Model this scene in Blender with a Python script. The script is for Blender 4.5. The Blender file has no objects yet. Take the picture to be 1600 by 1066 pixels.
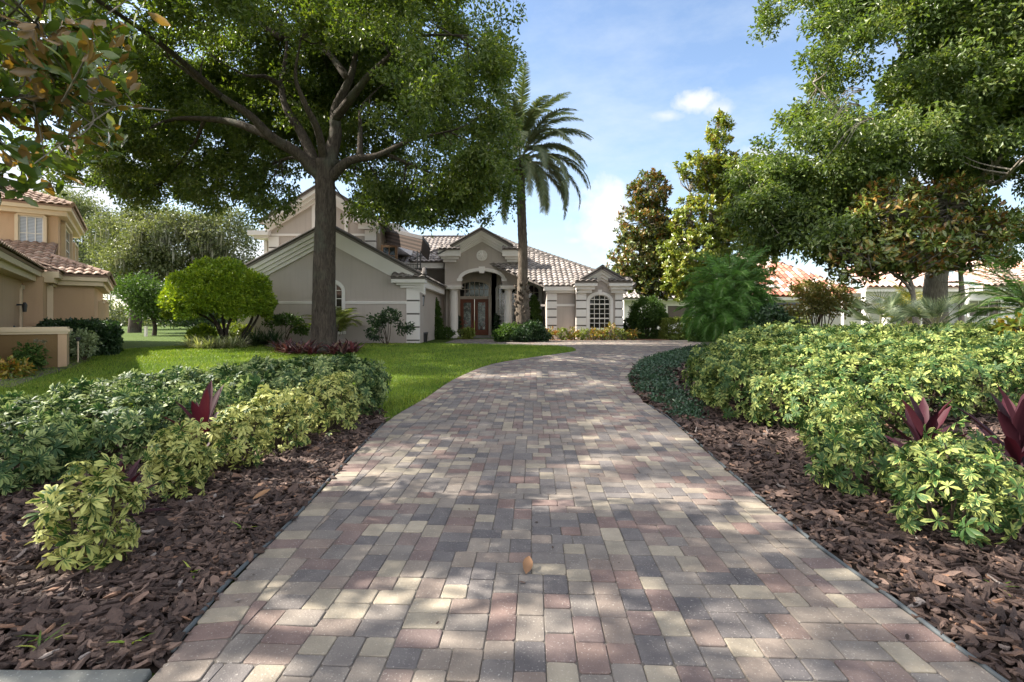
import bpy, math, random
import numpy as np
from mathutils import Vector
rng = np.random.default_rng(11)
random.seed(11)
EYE, F = 1.5, 800.0
PI = math.pi
sc = bpy.context.scene
col = sc.collection
R = math.radians

# ------------------------------------------------------------------ terrain
def sstep(a, b, t):
    t = np.clip((np.asarray(t, float) - a) / (b - a), 0, 1)
    return t * t * (3 - 2 * t)

def zt(x, y):
    x = np.asarray(x, float); y = np.asarray(y, float)
    z = 0.4 * sstep(4.5, 20, y)
    z = z + 0.22 * sstep(2.9, 5.5, x) * sstep(2.5, 5, y) * (1 - sstep(11, 16, y))
    return z

def at(px, py, Y):
    return np.array([(px - 800) / F * Y, Y, EYE + (500 - py) / F * Y])

def G(px, py):
    Y = EYE * F / (py - 500)
    for _ in range(60):
        Y = 0.5 * Y + 0.5 * (EYE - float(zt((px - 800) / F * Y, Y))) * F / (py - 500)
    return np.array([(px - 800) / F * Y, Y])

# ------------------------------------------------------------------ objects
def tag(o, label=None, cat=None, group=None, kind=None):
    if label: o['label'] = label
    if cat: o['category'] = cat
    if group: o['group'] = group
    if kind: o['kind'] = kind
    return o

def thing(name, loc, label, cat, group=None):
    o = bpy.data.objects.new(name, None)
    o.empty_display_size = 0.2
    col.objects.link(o); o.location = loc
    return tag(o, label, cat, group)

def mesh_np(name, V, faces, mats, parent=None, midx=None, smooth=False, attrs=None, local=True):
    """faces: list of int arrays (m,k).  V in world space; moved to the parent's frame."""
    V = np.asarray(V, np.float64)
    me = bpy.data.meshes.new(name)
    if parent is not None and local:
        p = parent; off = np.zeros(3)
        while p is not None:
            off += np.array(p.location); p = p.parent
        V = V - off
    faces = [np.asarray(f, np.int32) for f in faces if len(f)]
    nl = sum(f.size for f in faces); nf = sum(len(f) for f in faces)
    me.vertices.add(len(V)); me.vertices.foreach_set('co', V.astype(np.float32).ravel())
    me.loops.add(nl); me.loops.foreach_set('vertex_index', np.concatenate([f.ravel() for f in faces]))
    me.polygons.add(nf)
    tot = np.concatenate([np.full(len(f), f.shape[1], np.int32) for f in faces])
    st = np.zeros(nf, np.int32); st[1:] = np.cumsum(tot)[:-1]
    me.polygons.foreach_set('loop_start', st); me.polygons.foreach_set('loop_total', tot)
    if midx is not None: me.polygons.foreach_set('material_index', np.asarray(midx, np.int32))
    me.polygons.foreach_set('use_smooth', np.full(nf, smooth))
    for k, a in (attrs or {}).items():
        a = np.asarray(a, np.float32)
        if a.ndim == 2:
            at_ = me.attributes.new(k, 'FLOAT_COLOR', 'POINT'); at_.data.foreach_set('color', a.ravel())
        else:
            at_ = me.attributes.new(k, 'FLOAT', 'POINT'); at_.data.foreach_set('value', a)
    if not isinstance(mats, (list, tuple)): mats = [mats]
    for m in mats: me.materials.append(m)
    me.update(calc_edges=True); me.validate()
    o = bpy.data.objects.new(name, me); col.objects.link(o)
    if parent is not None: o.parent = parent
    return o

class MB:
    def __init__(s, tf=None):
        s.v = []; s.f = {}; s.n = 0; s.tf = tf; s.a = []
    def add(s, V, faces, rnd=0.5):
        V = np.asarray(V, float)
        if s.tf is not None: V = s.tf(V)
        s.v.append(V)
        for f in faces:
            f = np.asarray(f, np.int32)
            if f.ndim == 1: f = f[None]
            s.f.setdefault(f.shape[1], []).append(f + s.n)
        s.n += len(V)
        s.a.append(np.broadcast_to(np.asarray(rnd, float), (len(V),)))
    def hexa(s, P, rnd=0.5):
        s.add(P, [[[0, 3, 2, 1], [4, 5, 6, 7], [0, 1, 5, 4], [1, 2, 6, 5], [2, 3, 7, 6], [3, 0, 4, 7]]], rnd)
    def box(s, x0, x1, y0, y1, z0, z1, rnd=0.5):
        s.hexa([(x0, y0, z0), (x1, y0, z0), (x1, y1, z0), (x0, y1, z0),
                (x0, y0, z1), (x1, y0, z1), (x1, y1, z1), (x0, y1, z1)], rnd)
    def ext(s, poly, y0, y1):
        """closed outline in (x,z) extruded along y"""
        n = len(poly)
        V = [(x, y0, z) for x, z in poly] + [(x, y1, z) for x, z in poly]
        s.add(V, [list(range(n)), list(range(2 * n - 1, n - 1, -1))] + [np.array([[i, i + n, (i + 1) % n + n, (i + 1) % n] for i in range(n)])])
    def strip(s, path, width, y0, y1, closed=False):
        """band following an (x,z) path, grown by width on its left side"""
        p = np.asarray(path, float); n = len(p)
        t = np.gradient(p, axis=0) if not closed else np.roll(p, -1, 0) - np.roll(p, 1, 0)
        t /= np.linalg.norm(t, axis=1)[:, None] + 1e-9
        q = p + np.stack([-t[:, 1], t[:, 0]], 1) * width
        rows = []
        for i in range(n):
            rows += [(p[i, 0], y0, p[i, 1]), (q[i, 0], y0, q[i, 1]), (q[i, 0], y1, q[i, 1]), (p[i, 0], y1, p[i, 1])]
        fc = []
        m = n if closed else n - 1
        for i in range(m):
            a = 4 * i; b = 4 * ((i + 1) % n)
            for k in range(4):
                fc.append([a + k, a + (k + 1) % 4, b + (k + 1) % 4, b + k])
        if not closed: fc += [[3, 2, 1, 0], [4 * n - 4, 4 * n - 3, 4 * n - 2, 4 * n - 1]]
        s.add(rows, [np.array(fc)])
    def tube(s, pts, rad, n=8, cap=True, rnd=0.5, noise=0.0):
        P = np.asarray(pts, float); m = len(P)
        rad = np.broadcast_to(np.asarray(rad, float), (m,))
        T = np.gradient(P, axis=0); T /= np.linalg.norm(T, axis=1)[:, None] + 1e-9
        ref = np.array([0.0, 1, 0]) if abs(T[0][1]) < 0.9 else np.array([1.0, 0, 0])
        V = []
        u = ref - T[0] * ref.dot(T[0]); u /= np.linalg.norm(u)
        for i in range(m):
            u = u - T[i] * u.dot(T[i]); u /= np.linalg.norm(u) + 1e-9
            w = np.cross(T[i], u)
            an = np.arange(n) * 2 * PI / n
            rr = rad[i] * (1 + noise * (rng.random(n) - .5)) if noise else rad[i]
            V.append(P[i] + (np.cos(an) * rr)[:, None] * u + (np.sin(an) * rr)[:, None] * w)
        V = np.concatenate(V)
        i = np.arange(m - 1)[:, None] * n; k = np.arange(n)[None]
        q = np.stack([i + k, i + (k + 1) % n, i + n + (k + 1) % n, i + n + k], -1).reshape(-1, 4)
        fs = [q]
        if cap: fs += [np.arange(n)[::-1], np.arange(n) + (m - 1) * n]
        s.add(V, fs, rnd)
    def lathe(s, c, prof, n=20):
        """prof: list of (radius, z) about the vertical axis at c"""
        pts = [(c[0], c[1], c[2] + z) for r, z in prof]
        m = len(prof); an = np.arange(n) * 2 * PI / n
        V = np.concatenate([np.stack([c[0] + np.cos(an) * r, c[1] + np.sin(an) * r, np.full(n, c[2] + z)], 1) for r, z in prof])
        i = np.arange(m - 1)[:, None] * n; k = np.arange(n)[None]
        q = np.stack([i + k, i + (k + 1) % n, i + n + (k + 1) % n, i + n + k], -1).reshape(-1, 4)
        s.add(V, [q, np.arange(n)[::-1], np.arange(n) + (m - 1) * n])
    def build(s, name, mat, parent=None, smooth=False):
        if name in ('cornice_return', 'belt_moulding', 'ridge_cap') and len(s.v) > 1:
            return s.pieces(name, mat, parent)
        V = np.concatenate(s.v)
        return mesh_np(name, V, [np.concatenate(f) for f in s.f.values()], mat, parent, smooth=smooth,
                       attrs={'rnd': np.concatenate(s.a)})

def _pieces(s, name, mat, parent):
    """touching chunks stay one part, separate ones become parts of their own"""
    n = len(s.v); lo = [v.min(0) - .015 for v in s.v]; hi = [v.max(0) + .015 for v in s.v]; g = list(range(n))
    def root(i):
        while g[i] != i: i = g[i]
        return i
    for i in range(n):
        for j in range(i):
            if (lo[i] <= hi[j]).all() and (lo[j] <= hi[i]).all(): g[root(i)] = root(j)
    st = np.cumsum([0] + [len(v) for v in s.v]); out = None
    for r in sorted(set(root(i) for i in range(n))):
        m = MB(); mp = {}
        ids = [i for i in range(n) if root(i) == r]; remap = np.full(s.n, -1); k = 0
        for i in ids: remap[st[i]:st[i + 1]] = np.arange(k, k + len(s.v[i])); k += len(s.v[i])
        m.v = [s.v[i] for i in ids]; m.a = [s.a[i] for i in ids]; m.n = k
        for kk, fl in s.f.items():
            f = remap[np.concatenate(fl)]; f = f[(f >= 0).all(1)]
            if len(f): m.f[kk] = [f]
        V = np.concatenate(m.v)
        out = mesh_np(name, V, [np.concatenate(f) for f in m.f.values()], mat, parent, attrs={'rnd': np.concatenate(m.a)})
    return out
MB.pieces = _pieces

def catmull(P, n=6):
    P = np.asarray(P, float)
    if len(P) < 3: return np.array([P[0] + (P[-1] - P[0]) * t for t in np.linspace(0, 1, n)])
    Q = np.concatenate([[2 * P[0] - P[1]], P, [2 * P[-1] - P[-2]]]); out = []
    for i in range(1, len(Q) - 2):
        for t in np.arange(n) / n:
            a, b, c, d = Q[i - 1:i + 3]
            out.append(.5 * (2 * b + (c - a) * t + (2 * a - 5 * b + 4 * c - d) * t * t + (3 * b - a - 3 * c + d) * t ** 3))
    out.append(Q[-2]); return np.array(out)

# ------------------------------------------------------------------ materials
class NT:
    def __init__(s, name):
        s.m = bpy.data.materials.new(name); s.m.use_nodes = True
        s.t = s.m.node_tree; s.n = s.t.nodes; s.l = s.t.links
        s.out = s.n['Material Output']; s.b = s.n['Principled BSDF']
    def node(s, typ, **kw):
        nd = s.n.new(typ)
        for k, v in kw.items():
            if k.startswith('i_'):
                key = k[2:]; key = int(key) if key.isdigit() else key.replace('_', ' ')
                s.put(nd.inputs[key], v)
            else: setattr(nd, k, v)
        return nd
    def put(s, sock, v):
        if isinstance(v, bpy.types.NodeSocket): s.l.new(v, sock)
        elif isinstance(v, (tuple, list)) and len(v) == 3 and sock.type == 'RGBA': sock.default_value = (*v, 1)
        else: sock.default_value = v
    def attr(s, name): return s.node('ShaderNodeAttribute', attribute_name=name)
    def obj(s): return s.node('ShaderNodeTexCoord').outputs['Object']
    def noise(s, scale, detail=4, rough=.55, vec=None, dist=0):
        nd = s.node('ShaderNodeTexNoise'); nd.inputs['Scale'].default_value = scale
        nd.inputs['Detail'].default_value = detail; nd.inputs['Roughness'].default_value = rough
        nd.inputs['Distortion'].default_value = dist
        s.l.new(vec if vec is not None else s.obj(), nd.inputs['Vector']); return nd.outputs['Fac']
    def ramp(s, fac, stops, interp='LINEAR'):
        nd = s.node('ShaderNodeValToRGB'); s.put(nd.inputs[0], fac); e = nd.color_ramp; e.interpolation = interp
        while len(e.elements) > 1: e.elements.remove(e.elements[-1])
        for i, (p, c) in enumerate(stops):
            el = e.elements[0] if i == 0 else e.elements.new(p)
            el.position = p; el.color = (*c, 1) if len(c) == 3 else c
        return nd.outputs['Color']
    def mix(s, fac, a, b, mode='MIX'):
        nd = s.node('ShaderNodeMix', data_type='RGBA', blend_type=mode)
        s.put(nd.inputs[0], fac); s.put(nd.inputs[6], a); s.put(nd.inputs[7], b); return nd.outputs[2]
    def math(s, op, a, b=0.0, clamp=False):
        nd = s.node('ShaderNodeMath', operation=op, use_clamp=clamp); s.put(nd.inputs[0], a); s.put(nd.inputs[1], b); return nd.outputs[0]
    def bump(s, h, strength=.3, dist=.02):
        nd = s.node('ShaderNodeBump'); nd.inputs['Strength'].default_value = strength
        nd.inputs['Distance'].default_value = dist; s.l.new(h, nd.inputs['Height']); s.l.new(nd.outputs[0], s.b.inputs['Normal'])
    def set(s, color=None, rough=.6, spec=.5, metal=0):
        if color is not None: s.put(s.b.inputs['Base Color'], color)
        s.put(s.b.inputs['Roughness'], rough); s.b.inputs['Specular IOR Level'].default_value = spec
        s.b.inputs['Metallic'].default_value = metal; return s.m

def M_plain(name, c, rough=.6, spec=.4, var=.15, scale=3., bump=0, bscale=60, metal=0):
    n = NT(name)
    f = n.noise(scale, 5)
    cc = n.mix(f, tuple(x * (1 - var) for x in c), tuple(min(1, x * (1 + var)) for x in c))
    if bump: n.bump(n.noise(bscale, 3), bump, .01)
    return n.set(cc, rough, spec, metal)

def M_stucco(name, c):
    n = NT(name)
    big = n.noise(.6, 4); fine = n.noise(45, 3)
    cc = n.mix(big, tuple(x * .86 for x in c), tuple(x * 1.1 for x in c))
    mp = n.node('ShaderNodeMapping'); n.l.new(n.obj(), mp.inputs[0]); mp.inputs['Scale'].default_value = (6, 6, .35)
    st = n.noise(1.0, 4, vec=mp.outputs[0])
    cc = n.mix(n.ramp(st, [(.5, (0, 0, 0)), (.75, (.35, .35, .35))]), cc, tuple(x * .72 for x in c))
    cc = n.mix(n.math('MULTIPLY', fine, .25), cc, tuple(x * .6 for x in c))
    n.bump(fine, .5, .012)
    return n.set(cc, .9, .2)

def M_leaf(name, cols, rough=.45, trans=.35, under=None, spec=.5, tint=(1.15, 1.25, .5)):
    """cols: ramp over the leaf's own random value"""
    n = NT(name)
    r = n.attr('rnd').outputs['Fac']
    c = n.ramp(r, [(i / (len(cols) - 1), k) for i, k in enumerate(cols)])
    big = n.noise(.9, 3)
    c = n.mix(n.ramp(big, [(.35, (0, 0, 0)), (.7, (.5, .5, .5))]), c, n.mix(1, c, (1.25, 1.15, .7), 'MULTIPLY'))
    if under is not None:
        geo = n.node('ShaderNodeNewGeometry')
        cu = n.mix(n.math('GREATER_THAN', r, under[1]), c, under[0])
        c = n.mix(geo.outputs['Backfacing'], c, cu)
    n.set(c, rough, spec)
    if trans:
        tr = n.node('ShaderNodeBsdfTranslucent'); n.put(tr.inputs['Color'], n.mix(1, c, tint, 'MULTIPLY'))
        ms = n.node('ShaderNodeMixShader'); ms.inputs[0].default_value = trans
        n.l.new(n.b.outputs[0], ms.inputs[1]); n.l.new(tr.outputs[0], ms.inputs[2]); n.l.new(ms.outputs[0], n.out.inputs['Surface'])
    return n.m

def M_varieg(name, green, cream, amount, rough=.58):
    n = NT(name)
    lu = n.attr('lu').outputs['Fac']; r = n.attr('rnd').outputs['Fac']
    nz = n.noise(28, 3)
    k = n.math('ADD', n.math('MULTIPLY', n.math('SUBTRACT', nz, .5), 1.1), n.math('ADD', lu, n.math('MULTIPLY', n.math('SUBTRACT', r, .5), .7)))
    fac = n.ramp(k, [(max(0, 1 - amount - .12), (0, 0, 0)), (min(1, 1 - amount + .12), (1, 1, 1))])
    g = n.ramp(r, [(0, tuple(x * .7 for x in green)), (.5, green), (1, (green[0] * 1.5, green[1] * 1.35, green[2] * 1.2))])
    cr = n.ramp(n.noise(3, 2), [(.3, cream), (.7, (cream[0] * .78, cream[1] * .85, cream[2] * .7))])
    c = n.mix(fac, g, cr)
    n.set(c, rough, .35)
    tr = n.node('ShaderNodeBsdfTranslucent'); n.put(tr.inputs['Color'], c)
    ms = n.node('ShaderNodeMixShader'); ms.inputs[0].default_value = .25
    n.l.new(n.b.outputs[0], ms.inputs[1]); n.l.new(tr.outputs[0], ms.inputs[2]); n.l.new(ms.outputs[0], n.out.inputs['Surface'])
    return n.m

def M_bark(name, c1, c2, lich=(.16, .17, .12)):
    n = NT(name)
    mp = n.node('ShaderNodeMapping'); n.l.new(n.obj(), mp.inputs[0]); mp.inputs['Scale'].default_value = (9, 9, 1.8)
    f = n.noise(1.6, 6, .65, mp.outputs[0], 1.2)
    c = n.ramp(f, [(.3, c1), (.65, c2)])
    c = n.mix(n.ramp(n.noise(1.3, 4), [(.52, (0, 0, 0)), (.68, (.6, .6, .6))]), c, lich)
    n.bump(f, 1.0, .06)
    return n.set(c, .9, .15)

def M_rnd(name, stops, rough=.7, spec=.3, speck=None, bump=.3, bscale=90, var=.25, interp='LINEAR'):
    n = NT(name)
    c = n.ramp(n.attr('rnd').outputs['Fac'], stops, interp)
    f = n.noise(7, 5)
    c = n.mix(n.math('MULTIPLY', f, var * 2), c, n.mix(1, c, (.55, .55, .58), 'MULTIPLY'))
    fine = n.noise(bscale, 3, .7)
    if speck:
        st = n.noise(.9, 6, .65); c = n.mix(n.ramp(st, [(.46, (0, 0, 0)), (.70, (.38, .38, .38))]), c, n.mix(1, c, (.52, .48, .44), 'MULTIPLY'))
        c = n.mix(n.ramp(fine, [(.60, (0, 0, 0)), (.72, (.5, .5, .5))]), c, speck)
    if bump: n.bump(fine, bump, .012 if bump >= 1 else .006)
    return n.set(c, rough, spec)

MAT = {}
MAT['stucco'] = M_stucco('grey_stucco', (.48, .42, .375))
MAT['trim'] = M_plain('cream_trim', (.74, .70, .66), .65, .3, .07, 1.2)
MAT['trim_tan'] = M_plain('tan_trim', (.50, .42, .34), .7, .3, .1, 1.2)
MAT['gap'] = M_plain('quoin_gap', (.14, .125, .11), .9, .2)
MAT['glass'] = M_plain('window_glass', (.022, .02, .018), .06, .8, .5, .8)
MAT['glass_pale'] = M_plain('blind_glass', (.34, .37, .42), .25, .6, .2, 2.)  # pale grey-blue glass
MAT['muntin'] = M_plain('muntin_white', (.70, .66, .60), .5, .4, .05)
MAT['door'] = M_plain('mahogany', (.15, .045, .02), .4, .2, .35, 5.)
MAT['tile'] = M_rnd('roof_tile', [(0, (.20, .175, .16)), (.45, (.30, .265, .24)), (.8, (.40, .36, .33)), (1, (.24, .20, .18))], .85, .2, None, .3, 40, .3)
MAT['tile_tan'] = M_rnd('tan_roof_tile', [(0, (.26, .17, .13)), (.45, (.38, .26, .20)), (.8, (.48, .36, .29)), (1, (.30, .2, .16))], .85, .2, None, .3, 40, .3)
MAT['tile_red'] = M_rnd('red_roof_tile', [(0, (.36, .13, .09)), (.35, (.44, .19, .13)), (.65, (.50, .30, .23)), (.8, (.60, .50, .44)), (1, (.66, .60, .55))], .85, .2, None, .3, 40, .3)
MAT['cap'] = M_plain('ridge_cap', (.10, .09, .085), .85, .2, .3)
MAT['tan'] = M_stucco('tan_stucco', (.54, .37, .235))
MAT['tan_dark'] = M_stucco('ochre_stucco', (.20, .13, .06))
MAT['beige'] = M_plain('beige_trim', (.62, .50, .35), .7, .3, .08)
MAT['white'] = M_stucco('white_stucco', (.78, .74, .70))
MAT['metal'] = M_plain('black_metal', (.02, .02, .022), .4, .5, .2)
MAT['awning'] = M_rnd('awning_cloth', [(0, (.035, .028, .024)), (.5, (.075, .056, .046)), (1, (.13, .125, .125))], .9, .1, None, .2, 40)
MAT['wood'] = M_plain('warm_wood', (.34, .20, .11), .5, .4, .25, 6.)
MAT['bark'] = M_bark('oak_bark', (.020, .016, .013), (.090, .073, .058), (.085, .09, .068))
MAT['bark2'] = M_bark('pale_bark', (.10, .085, .07), (.30, .26, .21), (.35, .33, .28))
MAT['twig'] = M_plain('twig', (.075, .058, .042), .9, .1, .3, 8)
MAT['palmtrunk'] = M_bark('palm_bark', (.05, .04, .032), (.17, .135, .105), (.17, .155, .125))
MAT['soil'] = M_plain('bed_soil', (.028, .02, .016), 1, .1, .5, 20., .6, 40)
MAT['chip'] = M_rnd('bark_chip', [(0, (.030, .020, .017)), (.3, (.072, .047, .038)), (.55, (.13, .085, .066)), (.75, (.21, .14, .108)), (.88, (.30, .165, .10)), (.94, (.25, .215, .195)), (1, (.42, .35, .30))], .8, .3, None, 1.0, 45, .55)
MAT['paver'] = M_rnd('paver', [(0, (0.145, 0.132, 0.129)), (.16, (0.199, 0.179, 0.166)), (.3, (0.256, 0.226, 0.194)), (.42, (0.308, 0.262, 0.211)),
                               (.55, (0.251, 0.172, 0.145)), (.68, (0.225, 0.168, 0.149)), (.8, (0.371, 0.322, 0.240)), (1, (0.458, 0.392, 0.290))], .75, .3, (.62, .58, .52), .6, 85, .75)
MAT['sand'] = M_plain('joint_sand', (.13, .115, .10), 1, .1, .4, 14.)
MAT['concrete'] = M_rnd('curb_concrete', [(0, (.17, .175, .155)), (1, (.21, .21, .19))], .85, .2, (.55, .55, .52), .5, 70, .35)
MAT['edging'] = M_plain('edging', (.07, .08, .085), .6, .4, .3, 9.)

def M_grassground():
    n = NT('grass_ground')
    a = n.noise(.35, 4); b = n.noise(22, 5, .7); c3 = n.noise(3, 4)
    c = n.mix(a, (.045, .085, .010), (.075, .125, .014))
    c = n.mix(n.ramp(b, [(.35, (0, 0, 0)), (.7, (1, 1, 1))]), n.mix(1, c, (.5, .55, .5), 'MULTIPLY'), c)
    c = n.mix(n.math('MULTIPLY', c3, .4), c, (.11, .14, .02))
    n.bump(b, 1, .05)
    return n.set(c, .9, .15)
MAT['grassground'] = M_grassground()
MAT['grass'] = M_leaf('grass_blade', [(0.062, 0.117, 0.013), (0.115, 0.200, 0.020), (0.171, 0.262, 0.029), (0.309, 0.330, 0.065)], .5, .3, None, .4, (1.3, 1.3, .5))
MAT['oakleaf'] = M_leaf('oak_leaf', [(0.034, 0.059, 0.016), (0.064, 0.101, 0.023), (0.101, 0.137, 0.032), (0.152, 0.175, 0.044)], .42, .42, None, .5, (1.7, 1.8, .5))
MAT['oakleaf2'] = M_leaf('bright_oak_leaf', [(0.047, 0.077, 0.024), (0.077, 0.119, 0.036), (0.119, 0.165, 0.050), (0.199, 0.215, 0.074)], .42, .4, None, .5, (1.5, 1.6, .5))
MAT['bgleaf'] = M_leaf('grey_green_leaf', [(.05, .07, .03), (.09, .11, .05), (.13, .15, .075), (.19, .2, .11)], .5, .35, None, .5, (1.3, 1.35, .6))
MAT['magnolia'] = M_leaf('magnolia_leaf', [(0.034, 0.065, 0.016), (0.062, 0.107, 0.021), (0.111, 0.150, 0.026), (0.195, 0.208, 0.039)], .25, .22, ((.20, .12, .04), .45), .55, (1.6, 1.5, .35))
MAT['magnolia_y'] = M_leaf('yellow_magnolia_leaf', [(0.075, 0.117, 0.022), (0.136, 0.192, 0.033), (0.233, 0.275, 0.052), (0.374, 0.333, 0.083)], .28, .25, ((.26, .18, .05), .75), .55, (1.4, 1.3, .4))
MAT['magnolia_b'] = M_leaf('bronze_magnolia_leaf', [(0.048, 0.079, 0.025), (0.089, 0.133, 0.035), (0.145, 0.168, 0.043), (0.322, 0.177, 0.062)], .25, .2, ((.22, .115, .04), .55), .55, (1.5, 1.3, .4))
MAT['topiary'] = M_leaf('topiary_leaf', [(0.086, 0.169, 0.018), (0.157, 0.257, 0.020), (0.244, 0.347, 0.028), (0.372, 0.443, 0.052)], .35, .3, None, .5, (1.3, 1.2, .4))
MAT['darkleaf'] = M_leaf('dark_leaf', [(0.014, 0.034, 0.014), (0.026, 0.058, 0.022), (0.048, 0.084, 0.031)], .4, .25)
MAT['midleaf'] = M_leaf('mid_leaf', [(0.033, 0.069, 0.016), (0.056, 0.107, 0.023), (0.095, 0.152, 0.033)], .58, .3, None, .3)
MAT['limeleaf'] = M_leaf('lime_leaf', [(.10, .14, .03), (.16, .20, .04), (.24, .26, .06)], .45, .35)
MAT['myrtle'] = M_leaf('myrtle_leaf', [(.10, .13, .04), (.17, .18, .06), (.25, .22, .08), (.34, .17, .07)], .5, .35)
MAT['cover'] = M_leaf('ground_cover_leaf', [(0.022, 0.054, 0.029), (0.036, 0.078, 0.043), (0.060, 0.108, 0.060)], .35, .15)
MAT['palmleaf'] = M_leaf('palm_leaflet', [(0.065, 0.098, 0.046), (0.111, 0.143, 0.072), (0.169, 0.195, 0.111)], .4, .2, None, .6, (1.2, 1.25, .6))
MAT['palmleaf2'] = M_leaf('pygmy_palm_leaflet', [(0.054, 0.140, 0.030), (0.097, 0.216, 0.047), (0.162, 0.302, 0.076)], .4, .25)
MAT['sago'] = M_leaf('sago_leaflet', [(0.026, 0.072, 0.016), (0.046, 0.104, 0.019), (0.078, 0.156, 0.029)], .35, .2)
MAT['areca'] = M_leaf('areca_leaflet', [(.13, .16, .025), (.24, .24, .035), (.38, .30, .05)], .4, .35)
MAT['silver'] = M_leaf('silver_frond', [(0.130, 0.182, 0.104), (0.221, 0.273, 0.156), (0.325, 0.364, 0.221)], .45, .25)
MAT['ti'] = M_leaf('burgundy_leaf', [(.018, .007, .012), (.036, .010, .018), (.066, .018, .028)], .55, .2, None, .2, (1.5, .6, .7))
MAT['brom'] = M_leaf('purple_leaf', [(.03, .02, .022), (.07, .03, .035), (.15, .035, .045), (.30, .26, .22)], .35, .15, None, .5, (1.3, .6, .7))
MAT['tuft'] = M_leaf('striped_grass_leaf', [(0.120, 0.156, 0.060), (0.288, 0.312, 0.168), (0.504, 0.492, 0.324)], .5, .25)
MAT['croton'] = M_leaf('croton_leaf', [(.06, .11, .02), (.16, .19, .03), (.30, .19, .03), (.34, .12, .03)], .35, .25)
MAT['moss'] = M_leaf('spanish_moss', [(.16, .16, .12), (.24, .24, .19)], .9, .2)
MAT['sch_l'] = M_varieg('schefflera_pale', (.045, .105, .018), (.48, .47, .15), .52)
MAT['sch_d'] = M_varieg('schefflera_green', (.028, .072, .018), (.28, .33, .12), .30)
MAT['sch_r'] = M_varieg('schefflera_gold', (.042, .10, .022), (.38, .41, .12), .30)
MAT['dryleaf'] = M_plain('dry_leaf', (.22, .12, .06), .6, .3, .4, 12)

# ------------------------------------------------------------------ leaf placing
def unit(a): return a / (np.linalg.norm(a, axis=-1, keepdims=True) + 1e-9)

def leaf4(w=.28, fold=.1, droop=.12):
    v = np.array([(0, 0, 0), (w, .5, fold), (0, 1, -droop), (-w, .5, fold)], float)
    return v, np.array([[0, 1, 2, 3]]), np.array([0, 1, 0, 1.])

def leafN(w=.2, fold=.05, droop=.2, ys=(0, .3, .65, 1), ws=(.12, .85, 1, .06)):
    v, a = [], []
    for y, k in zip(ys, ws):
        for sx in (-1, 0, 1):
            v.append((sx * w * k, y, (fold * k if sx else 0) - droop * y * y)); a.append(abs(sx))
    f = []
    for i in range(len(ys) - 1):
        for j in (0, 1):
            b = 3 * i + j; f.append([b, b + 1, b + 4, b + 3])
    return np.array(v), np.array(f), np.array(a, float)

def place(tpl, pos, ax, nr, scale, rnd=None):
    tv, tf, ta = tpl; n = len(pos); k = len(tv)
    ax = unit(ax); nr = nr - ax * np.sum(nr * ax, 1, keepdims=True); nr = unit(nr); sd = np.cross(ax, nr)
    scale = np.broadcast_to(np.asarray(scale, float), (n,))[:, None, None]
    V = pos[:, None, :] + scale * (tv[None, :, 0:1] * sd[:, None] + tv[None, :, 1:2] * ax[:, None] + tv[None, :, 2:3] * nr[:, None])
    fs = (tf[None] + (np.arange(n) * k)[:, None, None]).reshape(-1, tf.shape[1])
    if rnd is None: rnd = rng.random(n)
    return V.reshape(-1, 3), fs, np.repeat(rnd, k), np.tile(ta, n)

def merge(parts):
    V, Fs, A, L, n = [], [], [], [], 0
    for v, f, a, l in parts:
        V.append(v); Fs.append(f + n); A.append(a); L.append(l); n += len(v)
    return np.concatenate(V), np.concatenate(Fs), np.concatenate(A), np.concatenate(L)

def leaf_obj(name, parts, mat, parent=None, smooth=False):
    V, Fs, A, L = merge(parts)
    return mesh_np(name, V, [Fs], mat, parent, smooth=smooth, attrs={'rnd': A, 'lu': L})

def rdir(n):
    return unit(rng.normal(size=(n, 3)))

def clump_leaves(cen, rad, per, size, tpl, center=None, up=.6, hang=0.0, out=.5, flat=.7):
    """per leaves round every clump centre: clumps are flattened sprays"""
    n = len(cen); rad = np.broadcast_to(np.asarray(rad, float), (n,))
    c = np.repeat(cen, per, 0); r = np.repeat(rad, per)
    d = rng.normal(size=(n * per, 3)); d[:, 2] *= flat
    d = unit(d) * (rng.random((n * per, 1)) ** .45)
    p = c + d * r[:, None]
    nr = rdir(n * per) * .8 + np.array([0, 0, up])
    ax = rdir(n * per) + d * out + np.array([0, 0, -hang])
    if center is not None: ax = ax + unit(p - center) * out
    cl = np.repeat(rng.random(n), per)
    rnd = np.clip(rng.random(n * per) * .65 + cl * .35, 0, 1)
    return place(tpl, p, ax, nr, size * (.65 + .7 * rng.random(n * per)), rnd)

def shell_points(c, r, n, inner=.7, low=-1.0):
    out = []
    c = np.asarray(c, float); r = np.asarray(r, float)
    while len(out) < n:
        d = unit(rng.normal(size=3)[None])[0]
        if d[2] < low: continue
        out.append(c + d * r * (inner + (1 - inner) * rng.random()))
    return np.array(out)

def twigs(mb, nodes, cen, r0=.035, frac=1.0, sag=.15, maxlen=1.9):
    nodes = np.asarray(nodes)
    for p in cen:
        if rng.random() > frac: continue
        d = np.linalg.norm(nodes - p, axis=1); i = np.argmin(d + rng.random(len(d)) * .4)
        if d[i] < .15 or d[i] > maxlen: continue
        q = nodes[i]; L = d[i]
        m = (p + q) / 2 + rng.normal(size=3) * L * .09 + np.array([0, 0, -sag * L * .3])
        pts = catmull([q, m, p], 3)
        mb.tube(pts, np.linspace(min(r0, .014 + .012 * L), .006, len(pts)), 4, cap=False)
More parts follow.
